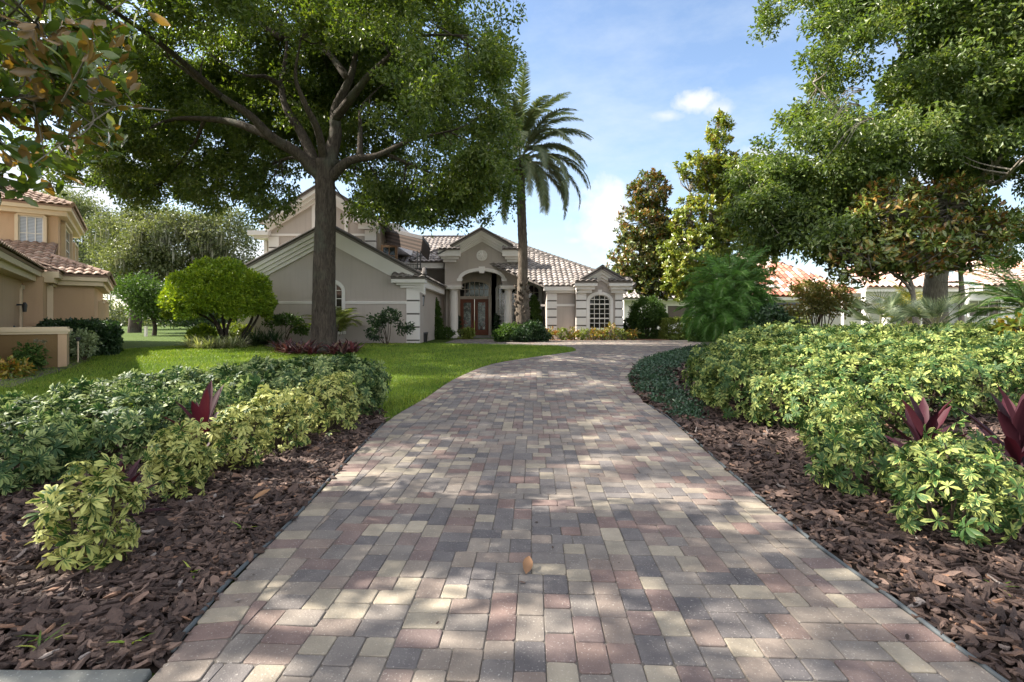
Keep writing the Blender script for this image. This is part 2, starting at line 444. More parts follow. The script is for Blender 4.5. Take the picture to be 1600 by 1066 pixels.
# ------------------------------------------------------------------ polygons on the ground
def inside(P, poly):
    P = np.asarray(P, float); q = np.asarray(poly); x, y = P[:, 0], P[:, 1]
    r = np.zeros(len(P), bool); j = len(q) - 1
    for i in range(len(q)):
        xi, yi = q[i]; xj, yj = q[j]
        with np.errstate(divide='ignore', invalid='ignore'):
            c = ((yi > y) != (yj > y)) & (x < (xj - xi) * (y - yi) / (yj - yi + 1e-12) + xi)
        r ^= c; j = i
    return r

def edge_dist(P, line):
    P = np.asarray(P, float); best = np.full(len(P), 1e9)
    for a, b in zip(line[:-1], line[1:]):
        a = np.asarray(a); d = np.asarray(b) - a; L = d @ d + 1e-12
        t = np.clip(((P - a) @ d) / L, 0, 1)
        best = np.minimum(best, np.linalg.norm(P - a - t[:, None] * d, axis=1))
    return best

def scatter(poly, n):
    q = np.asarray(poly); lo, hi = q.min(0), q.max(0); out = np.zeros((0, 2))
    while len(out) < n:
        p = lo + rng.random((n * 2, 2)) * (hi - lo); out = np.concatenate([out, p[inside(p, poly)]])
    return out[:n]

def sheet(name, poly, step, lift, mat, kind='structure', **kw):
    q = np.asarray(poly); lo, hi = q.min(0), q.max(0)
    xs = np.arange(lo[0], hi[0] + step, step); ys = np.arange(lo[1], hi[1] + step, step)
    X, Y = np.meshgrid(xs, ys); Z = zt(X, Y) + lift
    V = np.stack([X, Y, Z], -1).reshape(-1, 3); nx = len(xs)
    i, j = np.meshgrid(np.arange(nx - 1), np.arange(len(ys) - 1)); b = (j * nx + i).ravel()
    f = np.stack([b, b + 1, b + nx + 1, b + nx], 1)
    keep = inside(V[f].mean(1)[:, :2], poly)
    f = f[keep]; u, inv = np.unique(f, return_inverse=True)
    o = mesh_np(name, V[u], [inv.reshape(-1, 4)], mat, smooth=True)
    return tag(o, kind=kind, **kw)

# ------------------------------------------------------------------ ground
def ground():
    fine = np.concatenate([np.linspace(-70, -14, 20), np.arange(-13.6, 16, .4), np.linspace(17, 70, 20)])
    xs = np.concatenate([[-900, -300, -130], fine, [130, 300, 900]])
    ys = np.concatenate([[-60, -20, -6], np.arange(0, 28, .4), np.linspace(29, 90, 16), [140, 300, 900]])
    X, Y = np.meshgrid(xs, ys); Z = zt(X, Y)
    V = np.stack([X, Y, Z], -1).reshape(-1, 3); nx = len(xs)
    i, j = np.meshgrid(np.arange(nx - 1), np.arange(len(ys) - 1)); b = (j * nx + i).ravel()
    o = mesh_np('ground', V, [np.stack([b, b + 1, b + nx + 1, b + nx], 1)], MAT['grassground'], smooth=True)
    tag(o, 'green lawn ground running from the flower bed back past the houses', 'ground', kind='structure')
ground()

# ------------------------------------------------------------------ driveway
Lpx = [(345, 935), (480, 795), (600, 665), (665, 624), (710, 594), (764, 571.5), (815, 562), (860, 555.5)]
left_edge = [np.array([-1.42, .7]), np.array([-1.49, 2.12])] + [G(*p) for p in Lpx]
tip = [G(896, 550), G(899, 546.5), G(888, 543), G(850, 540.5)]
Rpx = [(1240, 830), (1140, 742), (1050, 660), (1007, 630), (987, 605), (982, 590), (990, 575), (1010, 563), (1045, 551), (1090, 543), (1130, 539)]
right_edge = [np.array([2.0, .7]), np.array([2.0, 2.12])] + [G(*p) for p in Rpx]
def smooth_line(L): return [p for p in catmull(np.array(L), 5)]
LE = smooth_line(left_edge + tip + [np.array([-3.2, 23.6])])
RE = smooth_line(right_edge + [np.array([13.0, 21.4])])
FAR = [np.array([13.0, 27.0]), np.array([1.6, 27.0]), np.array([1.6, 28.6]), np.array([-3.2, 28.6])]
DRIVE = np.array(LE[::-1] + RE + FAR)
BORD = [np.array(LE), np.array(RE)]

def inset_line(L, w, side):
    L = np.asarray(L); t = unit(np.gradient(L, axis=0)); return L + np.stack([-t[:, 1], t[:, 0]], 1) * w * side

def clip_half(poly, a, n):
    out = []
    for i in range(len(poly)):
        p, q = poly[i], poly[(i + 1) % len(poly)]
        dp, dq = (p - a) @ n, (q - a) @ n
        if dp >= 0: out.append(p)
        if dp * dq < 0: out.append(p + (q - p) * dp / (dp - dq))
    return out

class Pavers:
    """every paver: rounded-corner block with a chamfered rim, all in the driveway's one surface"""
    def __init__(s): s.v = []; s.f3 = []; s.n = 0; s.r = []; s.fn = {}
    def add(s, poly, tone):
        poly = np.asarray(poly); n = len(poly)
        c = poly.mean(0)
        e = np.linalg.norm(np.roll(poly, -1, 0) - poly, axis=1)
        if n < 3 or e.sum() < .16: return
        # cut the corners so they read as tumbled
        P = []
        for i in range(n):
            a, b, d = poly[i - 1], poly[i], poly[(i + 1) % n]
            la, ld = np.linalg.norm(a - b), np.linalg.norm(d - b)
            k = min(.007 + .006 * rng.random(), .35 * la, .35 * ld)
            P += [b + (a - b) / (la + 1e-9) * k, b + (d - b) / (ld + 1e-9) * k]
        P = np.array(P); m = len(P)
        z = zt(P[:, 0], P[:, 1]); tilt = rng.normal(size=2) * .010; h = .022 + rng.normal() * .0014
        dz = (P - c) @ tilt
        def ring(ins, zz):
            q = P + (c - P) / (np.linalg.norm(c - P, axis=1)[:, None] + 1e-9) * ins
            return np.concatenate([q, (z + dz + zz)[:, None]], 1)
        rings = [ring(0, -.02), ring(0, h - .0045), ring(.002, h - .0015), ring(.0055, h)]
        V = np.concatenate(rings); b = s.n
        for k in range(3):
            i = np.arange(m); s.fn.setdefault(4, []).append(np.stack([b + k * m + i, b + k * m + (i + 1) % m, b + (k + 1) * m + (i + 1) % m, b + (k + 1) * m + i], 1))
        s.fn.setdefault(m, []).append((b + 3 * m + np.arange(m))[None])
        s.v.append(V); s.n += len(V); s.r.append(np.full(len(V), tone))

def tone(): return float(np.clip(rng.choice([.03, .10, .15, .18, .27, .30, .33, .40, .43, .47, .56, .66, .70, .80, .93]) + rng.normal() * .03, 0, 1))

def driveway():
    pv = Pavers(); J = .004; m = .069; B = .21
    ang = R(2.5); ca, sa = math.cos(ang), math.sin(ang)
    W, H = int(19 / m), int(29 / m)
    grid = np.zeros((H + 4, W), bool); x0, y0 = -4.2, .75
    innerL = inset_line(LE, B, -1); innerR = inset_line(RE, B, 1)
    inner = np.concatenate([innerL[::-1], innerR, np.array(FAR)])
    both = list(zip(innerL[:-1], innerL[1:])) + list(zip(innerR[:-1], innerR[1:]))
    A = np.array([a for a, b in both]); D = np.array([b - a for a, b in both]); LL = (D ** 2).sum(1) + 1e-12
    side = np.array([-1] * (len(innerL) - 1) + [1] * (len(innerR) - 1))
    r = 0
    for r in range(H):
        c = 0
        while c < W:
            if grid[r, c]: c += 1; continue
            run = 0
            while c + run < W and not grid[r, c + run]: run += 1
            if run == 1: grid[r, c] = True; c += 1; continue
            opts = []
            if run == 2 or run >= 4: opts += [(2, 2), (2, 3), (2, 3)]
            if run == 3 or run >= 5: opts += [(3, 2), (3, 2)]
            if run == 5: opts = [(2, 2), (2, 3), (3, 2)]
            w, h = opts[rng.integers(len(opts))]
            grid[r:r + h, c:c + w] = True
            xa, xb, ya, yb = c * m + J / 2, (c + w) * m - J / 2, r * m + J / 2, (r + h) * m - J / 2
            q = np.array([(xa, ya), (xb, ya), (xb, yb), (xa, yb)]) + rng.normal(size=(4, 2)) * .0012
            q = np.stack([x0 + q[:, 0] * ca + q[:, 1] * sa, y0 - q[:, 0] * sa + q[:, 1] * ca], 1)
            cc = q.mean(0)
            ins = inside(q, inner)
            if ins.any():
                if not ins.all():
                    t = np.clip(((cc - A) * D).sum(1) / LL, 0, 1); d = np.linalg.norm(A + t[:, None] * D - cc, axis=1)
                    i = int(np.argmin(d))
                    if d[i] < .3:
                        nn = np.array([-D[i][1], D[i][0]]) * side[i]; nn /= np.linalg.norm(nn) + 1e-9
                        pl = clip_half(list(q), A[i] + nn * J / 2, nn)
                        if len(pl) >= 3: pv.add(pl, tone())
                    elif cc[1] < 28.4 : pv.add(q, tone())
                else: pv.add(q, tone())
            c += w
    # soldier course along both edges
    for L, sd in ((LE, -1), (RE, 1)):
        L = np.asarray(L); s = np.concatenate([[0], np.cumsum(np.linalg.norm(np.diff(L, axis=0), axis=1))])
        def pt(u): return np.array([np.interp(u, s, L[:, 0]), np.interp(u, s, L[:, 1])])
        u = 0
        while u < s[-1] - .16:
            w = .138
            a, b = pt(u + J / 2), pt(u + w - J / 2); t = unit((b - a)[None])[0]; nn = np.array([-t[1], t[0]]) * sd
            pv.add([a, b, b + nn * (B - J), a + nn * (B - J)] if sd > 0 else [b, a, a + nn * (B - J), b + nn * (B - J)],
                   float(np.clip(rng.choice([.28, .31, .41, .44, .58, .68, .80, .86]) + rng.normal() * .03, 0, 1)))
            u += w
    V = np.concatenate(pv.v)
    fs = []
    for k, l in pv.fn.items(): fs.append(np.concatenate(l))
    o = mesh_np('driveway', V, fs, MAT['paver'], attrs={'rnd': np.concatenate(pv.r)})
    tag(o, 'curving driveway of tumbled red, cream and grey pavers', 'driveway', kind='structure')
    print('pavers', len(pv.v))
driveway()
sheet('driveway_joint_sand', np.concatenate([inset_line(LE, .03, -1)[::-1], inset_line(RE, .03, 1), np.array(FAR)]), .08, .0155, MAT['sand'],
      label='dark sand in the joints between the driveway pavers', cat='sand')

# ------------------------------------------------------------------ planting beds
i7 = [p for p in LE if p[1] < 7.55]
BEDL = np.array([(-7.5, 2.165), (-1.52, 2.165)] + [tuple(p) for p in inset_line(np.array(i7), .02, 1) if p[1] > 2.2] + [(-2.0, 8.0), (-2.6, 8.9), (-4.3, 9.0), (-6.6, 5.2), (-7.5, 4)])
BEDR = np.array([(2.04, .9)] + [tuple(p) for p in inset_line(np.array(RE), .02, -1) if p[1] > 1.0] + [(13, 12.0), (11, 3), (6, .9)])
sheet('bed_soil', BEDL, .1, .008, MAT['soil'], label='dark soil under the bark chips left of the driveway', cat='soil')
sheet('bed_soil', BEDR, .1, .008, MAT['soil'], label='dark soil under the bark chips right of the driveway', cat='soil')

def chips(name, poly, dens, label, focus):
    q = np.asarray(poly); lo, hi = q.min(0), q.max(0)
    P = scatter(poly, 76000 if poly[0][0] < 0 else 150000)
    d = np.hypot(P[:, 0], P[:, 1])
    pr = np.clip((4.4 / d) ** 1.5, .12, 1)
    vis = np.abs(P[:, 0]) < P[:, 1] * 1.1 + 2.2
    keep = vis & (rng.random(len(P)) < pr) & focus(P)
    P = P[keep][:dens]; n = len(P); d = d[keep][:dens]
    k = 9
    an = (np.arange(k)[None] + .6 * rng.random((n, k))) * 2 * PI / k
    ln = (.026 + .054 * rng.random(n) ** 1.7) * np.where(rng.random(n) < .3, .4, 1) * np.clip(d / 5, 1, 2.0); wd = ln * np.where(rng.random(n) < .4, .12 + .14 * rng.random(n), .26 + .38 * rng.random(n))
    rr = .62 + .52 * rng.random((n, k))
    x = np.cos(an) * rr * ln[:, None]; y = np.sin(an) * rr * wd[:, None]
    curl = (rng.random(n) - .35) * 9
    zz = curl[:, None] * y * y + rng.normal(size=(n, k)) * .0022 + (rng.normal(size=n) * 2)[:, None] * x * x
    th = .005 + .010 * rng.random(n)
    top = np.stack([x, y, zz + th[:, None] / 2], -1); bot = np.stack([x * .92, y * .92, zz - th[:, None] / 2], -1)
    cen = np.stack([np.zeros(n), np.zeros(n), th / 2 + .0015], -1)[:, None]
    V = np.concatenate([top, bot, cen], 1)
    yaw = rng.random(n) * 2 * PI; pt = rng.normal(size=n) * .30; rl = rng.normal(size=n) * .34
    cz, sz = np.cos(yaw), np.sin(yaw); cp, sp = np.cos(pt), np.sin(pt); cr, sr = np.cos(rl), np.sin(rl)
    Rm = np.zeros((n, 3, 3))
    Rm[:, 0] = np.stack([cz * cp, cz * sp * sr - sz * cr, cz * sp * cr + sz * sr], 1)
    Rm[:, 1] = np.stack([sz * cp, sz * sp * sr + cz * cr, sz * sp * cr - cz * sr], 1)
    Rm[:, 2] = np.stack([-sp, cp * sr, cp * cr], 1)
    V = np.einsum('nij,nkj->nki', Rm, V)
    ed = edge_dist(P, np.concatenate([poly, poly[:1]]))
    base = zt(P[:, 0], P[:, 1]) + .010 + np.minimum(ed, .4) * .06 + rng.random(n) * .030
    V += np.stack([P[:, 0], P[:, 1], base], 1)[:, None]
    m = 2 * k + 1; b = (np.arange(n) * m)[:, None]; i = np.arange(k); j = (i + 1) % k
    tri = np.concatenate([np.stack([b + i, b + j, np.broadcast_to(b + 2 * k, (n, k))], -1).reshape(-1, 3)])
    quad = np.stack([b + k + i, b + k + j, b + j, b + i], -1).reshape(-1, 4)
    rnd = np.clip(rng.beta(1.5, 2.3, n) + .02, 0, 1)
    o = mesh_np(name, V.reshape(-1, 3), [tri, quad], MAT['chip'], attrs={'rnd': np.repeat(rnd, m)})
    tag(o, label, 'mulch', kind='stuff'); print(name, n)
chips('bark_mulch', BEDL, 25000, 'shaded dark brown bark chips in the bed left of the driveway', lambda P: (P[:, 0] > -6.2))
chips('bark_mulch', BEDR, 56000, 'red-brown bark chips in the bed right of the driveway', lambda P: (P[:, 0] < 8.5) & (P[:, 1] < 13.5))

def edging(name, L, label):
    L = np.asarray(L); mb = MB()
    P = np.stack([L[:, 0], L[:, 1], zt(L[:, 0], L[:, 1]) + .022], 1); P[:, 2] += rng.normal(size=len(P)) * .003
    P[:, :2] += rng.normal(size=(len(P), 2)) * .006
    mb.tube(P, .013, 6)
    tag(mb.build(name, MAT['edging'], smooth=True), label, 'edging')
edging('bed_edging', [p for p in inset_line(LE, .016, 1) if 2.2 < p[1] < 7.4], 'dark plastic edging strip between left bark bed and pavers')
edging('bed_edging', [p for p in inset_line(RE, .016, -1) if .9 < p[1] < 8.6], 'dark plastic edging strip between right bark bed and pavers')

def curb():
    mb = MB()
    xs = np.arange(-6, -1.50, .25)
    xs = np.append(xs, -1.50)
    prof = [(1.60, -.02), (1.63, .018), (1.86, .004), (2.0, .016), (2.09, .036), (2.135, .042), (2.155, .02), (2.155, -.05)]
    V = np.array([((float(np.interp(y, [p[1] for p in LE], [p[0] for p in LE])) - .02 if i == len(xs) - 1 else x), y + rng.normal() * .003, z + rng.normal() * .0015) for i, x in enumerate(xs) for y, z in prof]); k = len(prof)
    f = [[i * k + j, (i + 1) * k + j, (i + 1) * k + j + 1, i * k + j + 1] for i in range(len(xs) - 1) for j in range(k - 1)]
    mb.add(V, [np.array(f), np.arange(k)[::-1] + (len(xs) - 1) * k])
    tag(mb.build('curb', MAT['concrete'], smooth=True), 'pale worn concrete curb at the front of the left bark bed', 'curb', kind='structure')
curb()

# ------------------------------------------------------------------ lawn blades
def lawn():
    poly = np.array([(-2.0, 7.6)] + [tuple(p) for p in inset_line(np.array(LE), .03, 1) if 7.3 < p[1] < 25 and p[0] > -2.6] + [(-3.2, 23.6), (-9.5, 23.2), (-14, 21), (-15, 15), (-11.5, 12), (-9, 7), (-6.8, 5), (-4.4, 8.9), (-2.6, 8.9)])
    parts = []
    P = scatter(poly, 420000); d = P[:, 1]
    keep = rng.random(len(P)) < np.clip((9 / d) ** 2.0, .16, 1); P = P[keep]; d = d[keep]; n = len(P)
    print('blades', n)
    z = zt(P[:, 0], P[:, 1]); pos = np.stack([P[:, 0], P[:, 1], z - .004], 1)
    ax = rdir(n) * .55 + np.array([0, 0, 1.]); nr = rdir(n)
    s = (.035 + .035 * rng.random(n)) * np.clip(d / 13, 1, 1.5)
    patch = .5 + .5 * np.sin(P[:, 0] * 1.7 + np.sin(P[:, 1] * .9) * 2) * np.sin(P[:, 1] * 1.3)
    t = (np.array([(-.09, 0, 0), (.09, 0, 0), (.05, .6, .06), (0, 1, .22)], float), np.array([[0, 1, 2, 3]]), np.array([0, 0, 0, 0.]))
    V, Fs, A, Lu = place(t, pos, ax, nr, s, np.clip(rng.random(n) * .75 + patch * .25, 0, 1))
    o = mesh_np('lawn_grass', V, [Fs], MAT['grass'], attrs={'rnd': A})
    tag(o, 'short green grass covering the lawn beside the driveway', 'grass', kind='stuff')
lawn()

# ------------------------------------------------------------------ schefflera
def whorl_tpl(nl, seed):
    r = np.random.default_rng(seed); V, Fc, A = [], [], []; n = 0
    for i in range(nl):
        a = 2 * PI * (i + .25 * r.normal()) / nl; L = .8 + .3 * r.random(); el = .12 + .28 * r.random()
        v, f, at_ = leafN(.165, .05, .36 + .22 * r.random(), (0.06, .4, .76, 1), (.12, .72, 1, .22))
        v = v * L; x, y, z = v[:, 0], v[:, 1], v[:, 2]
        z2 = z + y * el
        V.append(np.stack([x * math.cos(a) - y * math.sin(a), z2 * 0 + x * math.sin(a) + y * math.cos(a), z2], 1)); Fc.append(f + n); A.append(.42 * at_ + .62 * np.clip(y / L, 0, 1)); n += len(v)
    return np.concatenate(V), np.concatenate(Fc), np.concatenate(A)
WH = [whorl_tpl(k, s) for k, s in ((7, 1), (8, 2), (9, 3), (8, 4), (7, 5), (9, 6))]

def whorls(P, N, size, jit=.45):
    parts = []; which = rng.integers(0, len(WH), len(P))
    for k in range(len(WH)):
        m = which == k
        if not m.any(): continue
        n = m.sum(); nr = unit(N[m] + rng.normal(size=(n, 3)) * jit); ax = rdir(n)
        rnd = rng.random(n)
        V, Fs, A, L = place(WH[k], P[m], ax, nr, size * (.50 + .85 * rng.random(n) ** .8), rnd)
        # every leaflet a little different
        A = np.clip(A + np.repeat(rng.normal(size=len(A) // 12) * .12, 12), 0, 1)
        parts.append((V, Fs, A, L))
    return parts

def schefflera(name, x, y, w, h, n, size, mat, label, group=None, lean=(0, 0)):
    w *= (.80 if y < 4.5 else .98) if x < 0 else 1.0; h *= .92
    z0 = float(zt(x, y)); root = thing(name, (x, y, z0), label, 'shrub', group)
    th = rng.random(n) * 2 * PI; u = rng.random(n)
    zz = .10 + .90 * u ** .8
    rad = np.sqrt(np.clip(1 - ((zz - .48) / .62) ** 2, .05, 1)) * (.45 + .55 * np.sqrt(rng.random(n)))
    lump = 1 + .16 * np.sin(3 * th + rng.random() * 6) + .1 * np.sin(5 * th + zz * 8)
    P = np.stack([x + np.cos(th) * rad * lump * w / 2 + lean[0] * zz, y + np.sin(th) * rad * lump * w / 2 + lean[1] * zz, z0 + zz * h * (1 + .08 * rng.normal(size=n))], 1)
    N = np.stack([np.cos(th) * rad, np.sin(th) * rad, .45 + zz * .8], 1)
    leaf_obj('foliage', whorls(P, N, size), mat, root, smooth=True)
    mb = MB()
    for k in range(9):
        a = rng.random() * 2 * PI
        e = np.array([x + math.cos(a) * w * .3, y + math.sin(a) * w * .3, z0 + h * (.6 + .3 * rng.random())])
        mb.tube(catmull([(x + rng.normal() * .03, y + rng.normal() * .03, z0 - .02), ((x + e[0]) / 2 + rng.normal() * .03, (y + e[1]) / 2, z0 + h * .3), e], 4), np.linspace(.008, .005, 9), 5)
    for p in P[::3]:
        mb.tube([p - np.array([(p[0] - x) * .35, (p[1] - y) * .35, .12 * h]), p], .0028, 4, cap=False)
    mb.build('stem', MAT['twig'], root)
    return root

def hedge(name, poly, hfun, dens, size, mat, label, inset=.0):
    poly = np.asarray(poly); c = poly.mean(0)
    root = thing(name, (c[0], c[1], float(zt(*c))), label, 'hedge')
    area = .5 * abs(np.dot(poly[:, 0], np.roll(poly[:, 1], 1)) - np.dot(poly[:, 1], np.roll(poly[:, 0], 1)))
    ring = np.concatenate([poly, poly[:1]]); per = np.linalg.norm(np.diff(ring, axis=0), axis=1)
    # top
    n = int(area * dens); T = scatter(poly, n); ed = edge_dist(T, ring)
    def H(P):
        return hfun(P) * (1 + .10 * np.sin(P[:, 0] * 3.1 + 1.3 * np.sin(P[:, 1] * 2.3)) * np.sin(P[:, 1] * 2.7 + .5) + .05 * np.sin(P[:, 0] * 9 + P[:, 1] * 7))
    drop = np.clip(1 - ed / .35, 0, 1) ** 2 * .28
    z = H(T) * (1 - drop) - rng.random(n) ** 2 * .22
    P = [np.stack([T[:, 0], T[:, 1], zt(T[:, 0], T[:, 1]) + z], 1)]; N = [np.tile([0, 0, 1.], (n, 1))]
    # sides
    for a, b, L in zip(ring[:-1], ring[1:], per):
        m = int(L * dens * .75); t = rng.random(m)
        d = (b - a) / L; nn = np.array([d[1], -d[0]])
        if inside((a + b)[None] / 2 + nn * .02, poly)[0]: nn = -nn
        q = a + (b - a) * t[:, None]; zz = .10 + .82 * rng.random(m) ** .8
        wob = .10 * np.sin(q[:, 0] * 5 + q[:, 1] * 4) + .07 * np.sin(q[:, 0] * 11 - q[:, 1] * 9)
        bulge = .16 * np.sin(zz * PI) + wob - .16 * rng.random(m)
        q = q + nn * bulge[:, None]
        P.append(np.stack([q[:, 0], q[:, 1], zt(q[:, 0], q[:, 1]) + zz * H(q)], 1)); N.append(np.tile([nn[0], nn[1], .7], (m, 1)))
    P = np.concatenate(P); N = np.concatenate(N)
    vis = np.abs(P[:, 0]) < P[:, 1] * 1.25 + 2.2
    P, N = P[vis], N[vis]
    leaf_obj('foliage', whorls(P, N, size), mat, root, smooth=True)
    mb = MB()
    S = scatter(poly, int(area * 9))
    for s in S:
        if abs(s[0]) > s[1] * 1.1 + 1: continue
        z0 = float(zt(*s)); h = float(hfun(s[None])[0])
        mb.tube(catmull([(s[0], s[1], z0 - .02), (s[0] + rng.normal() * .1, s[1] + rng.normal() * .1, z0 + h * .5), (s[0] + rng.normal() * .18, s[1] + rng.normal() * .18, z0 + h * .86)], 3), np.linspace(.012, .005, 7), 5)
    mb.build('stem', MAT['twig'], root)['kind'] = 'stuff'
    return root

hedge('schefflera_hedge', [(-2.15, 7.45), (-2.3, 8.5), (-4.15, 8.7), (-4.9, 6.6), (-6.2, 4.6), (-6.6, 3.5), (-4.7, 3.75), (-4.05, 4.75), (-3.3, 5.95)],
      lambda P: .47 + .33 * sstep(3.5, 7.2, P[:, 1]), 230, .085, MAT['sch_d'], 'broad dark green variegated schefflera hedge along the left lawn')
hedge('schefflera_hedge', [(3.25, 7.2), (3.05, 8.2), (3.5, 9.3), (4.4, 10.6), (6.5, 11.6), (11.8, 11.6), (12, 9.6), (8.4, 7.4), (6.8, 6.6), (5.3, 6.3), (4.4, 5.85), (3.9, 5.65), (3.5, 6.2)],
      lambda P: .62 + .34 * sstep(5.0, 9.5, P[:, 1]), 215, .082, MAT['sch_r'], 'long mounded gold variegated schefflera hedge along the right bed')
g = 'pale schefflera shrubs in front of the hedges'
for x, y, w, h, n, lab in (
    (-2.50, 3.02, .56, .66, 105, 'small cream-leaved schefflera shrub nearest the concrete curb on the left'),
    (-2.78, 4.28, .58, .62, 125, 'cream-leaved schefflera shrub between the two purple ti plants on the left'),
    (-2.68, 5.00, .58, .66, 120, 'loose pale schefflera shrub in front of the taller left ti plant'),
    (-2.62, 5.80, .74, .74, 150, 'pale schefflera shrub just past the taller left ti plant'),
    (-2.36, 6.6, .76, .78, 160, 'pale schefflera shrub at the lawn end of the left bed')):
    schefflera('schefflera_shrub', x, y, w, h, int(n * 1.55), .072, MAT['sch_l'], lab, g)
for x, y, w, h, n, lab in (
    (2.98, 3.50, .74, .64, 150, 'sprawling gold schefflera shrub nearest the camera on the right'),
    (2.96, 4.42, .66, .58, 125, 'low gold schefflera shrub touching the right bark strip beside the hedge'),
    (3.48, 3.90, .50, .66, 80, 'tall gold schefflera shrub between the two right ti plants'),
    (3.42, 5.35, .70, .62, 120, 'rounded gold schefflera shrub tucked against the right hedge front')):
    schefflera('schefflera_shrub', x, y, w, h, int(n * 1.35), .078, MAT['sch_r'], lab, g)

def ti_plant(x, y, h, n, label, spread=.5, wide=.105):
    z0 = float(zt(x, y)); root = thing('ti_plant', (x, y, z0), label, 'plant', 'burgundy ti plants in the beds')
    t = leafN(wide, .045, .16, (0, .18, .5, .8, 1), (.2, .6, 1, .7, .04))
    k = np.arange(n); a = k * 2.4 + rng.random(n) * .5; el = np.linspace(.25, 1.45, n) + rng.normal(size=n) * .08
    ax = np.stack([np.cos(a) * np.cos(el), np.sin(a) * np.cos(el), np.sin(el)], 1)
    nr = np.stack([-np.cos(a) * np.sin(el), -np.sin(a) * np.sin(el), np.cos(el)], 1)
    st = np.linspace(.08, .42, n) * h
    pos = np.stack([np.full(n, x), np.full(n, y), z0 + st], 1)
    leaf_obj('foliage', [place(t, pos, ax, nr, h * (.5 + .16 * rng.random(n)))], MAT['ti'], root, smooth=True)
    mb = MB(); mb.tube([(x, y, z0 - .03), (x + .01, y, z0 + h * .45)], [.014, .010], 6); mb.build('stem', MAT['twig'], root)
ti_plant(-3.02, 5.00, .86, 20, 'tall purple ti plant rising out of the left hedge')
ti_plant(-2.86, 3.72, .54, 20, 'low dark purple ti plant behind the nearest left shrub', .7)
ti_plant(3.72, 4.62, .80, 20, 'burgundy ti plant in front of the middle of the right hedge')
ti_plant(4.10, 4.15, .92, 24, 'tall burgundy ti plant at the right edge of the right bed', .5)
# ------------------------------------------------------------------ building helpers
def tile_roof(mb, pts, period=.30, course=.37, amp=.040):
    """barrel tile courses over a flat convex roof plane (3-D corner points)"""
    P = np.asarray(pts, float); n = np.cross(P[1] - P[0], P[2] - P[0]); n /= np.linalg.norm(n)
    if n[2] < 0: n = -n
    u = np.cross((0, 0, 1.), n); u /= np.linalg.norm(u); v = np.cross(n, u)
    if v[2] < 0: v = -v; u = -u
    o = P[0]; A = (P - o) @ u; B = (P - o) @ v
    seg = 6; da = period / seg
    wave = np.array([0, .62, .95, .95, .62, 0.05]) * amp * 1.5
    def rng_at(b):
        xs = []
        for i in range(len(P)):
            b0, b1 = B[i], B[(i + 1) % len(P)]
            if (b0 - b) * (b1 - b) <= 0 and abs(b1 - b0) > 1e-9:
                t = (b - b0) / (b1 - b0); xs.append(A[i] + t * (A[(i + 1) % len(P)] - A[i]))
        return (min(xs), max(xs)) if len(xs) >= 2 else None
    b = B.min() - .05; ci = 0
    while b < B.max() - .05:
        r = rng_at(min(max(b + course / 2, B.min() + 1e-4), B.max() - 1e-4))
        if r:
            k0, k1 = math.floor(r[0] / da), math.ceil(r[1] / da)
            a = np.clip(np.arange(k0, k1 + 1) * da, r[0], r[1]); h = wave[np.arange(k0, k1 + 1) % seg]
            tile = np.arange(k0, k1 + 1) // seg
            rn = np.modf(np.abs(np.sin(tile * 12.9898 + ci * 78.233 + P[0][0]) * 43758.5453))[0]
            b1 = min(b + course * 1.06, B.max())
            m = len(a)
            lo = o + a[:, None] * u + b * v + (h + .055)[:, None] * n
            hi = o + a[:, None] * u + b1 * v + (h + .012)[:, None] * n
            lip = o + a[:, None] * u + (b + .004) * v + (h * .86 + .02)[:, None] * n
            V = np.concatenate([lip, lo, hi]); i = np.arange(m - 1)
            mb.add(V, [np.concatenate([np.stack([i, i + 1, m + i + 1, m + i], 1), np.stack([m + i, m + i + 1, 2 * m + i + 1, 2 * m + i], 1)])], np.concatenate([rn, rn, rn]))
        b += course; ci += 1
    # closed deck under the tiles
    D = np.concatenate([P - n * .01, P - n * .09]); k = len(P)
    mb.add(D, [np.arange(k), np.arange(k)[::-1] + k, np.array([[i, (i + 1) % k, (i + 1) % k + k, i + k] for i in range(k)])], .2)

def caps(mb, a, b, r=.10, lift=.06):
    a, b = np.asarray(a, float), np.asarray(b, float); L = np.linalg.norm(b - a); n = max(2, int(L / .36))
    up = np.array([0, 0, lift])
    for i in range(n):
        p, q = a + (b - a) * i / n, a + (b - a) * (i + 1.12) / n
        mb.tube([p + up, q + up], [r * 1.12, r * .9], 8)

def arc(cx, half, zs, rise, n=14, ang=PI):
    t = np.linspace(PI, 0, n)
    return [(cx + half * math.cos(a), zs + rise * math.sin(a)) for a in t]

def arch_wall(mb, x0, x1, z0, top, y0, y1, openings=()):
    """wall in x..x, from z0 up to top(x), pierced by arched openings (cx, half, sill, spring, rise)"""
    xs = {x0, x1}
    for cx, hf, sl, sp, ri in openings:
        for x, z in arc(cx, hf, sp, ri): xs.add(x)
    tops = getattr(top, 'breaks', [])
    for b in tops:
        if x0 < b < x1: xs.add(b)
    xs = sorted(xs)
    def block(a, b, za, zb, ta, tb):
        mb.hexa([(a, y0, za), (b, y0, zb), (b, y1, zb), (a, y1, za), (a, y0, ta), (b, y0, tb), (b, y1, tb), (a, y1, ta)])
    def arcz(o, x):
        cx, hf, sl, sp, ri = o; t = max(0, 1 - ((x - cx) / hf) ** 2); return sp + ri * math.sqrt(t)
    for a, b in zip(xs[:-1], xs[1:]):
        if b - a < 1e-6: continue
        m = (a + b) / 2; op = [o for o in openings if abs(m - o[0]) < o[1]]
        if not op: block(a, b, z0, z0, top(a), top(b))
        else:
            o = op[0]
            if o[2] > z0: block(a, b, z0, z0, o[2], o[2])
            block(a, b, arcz(o, a), arcz(o, b), top(a), top(b))

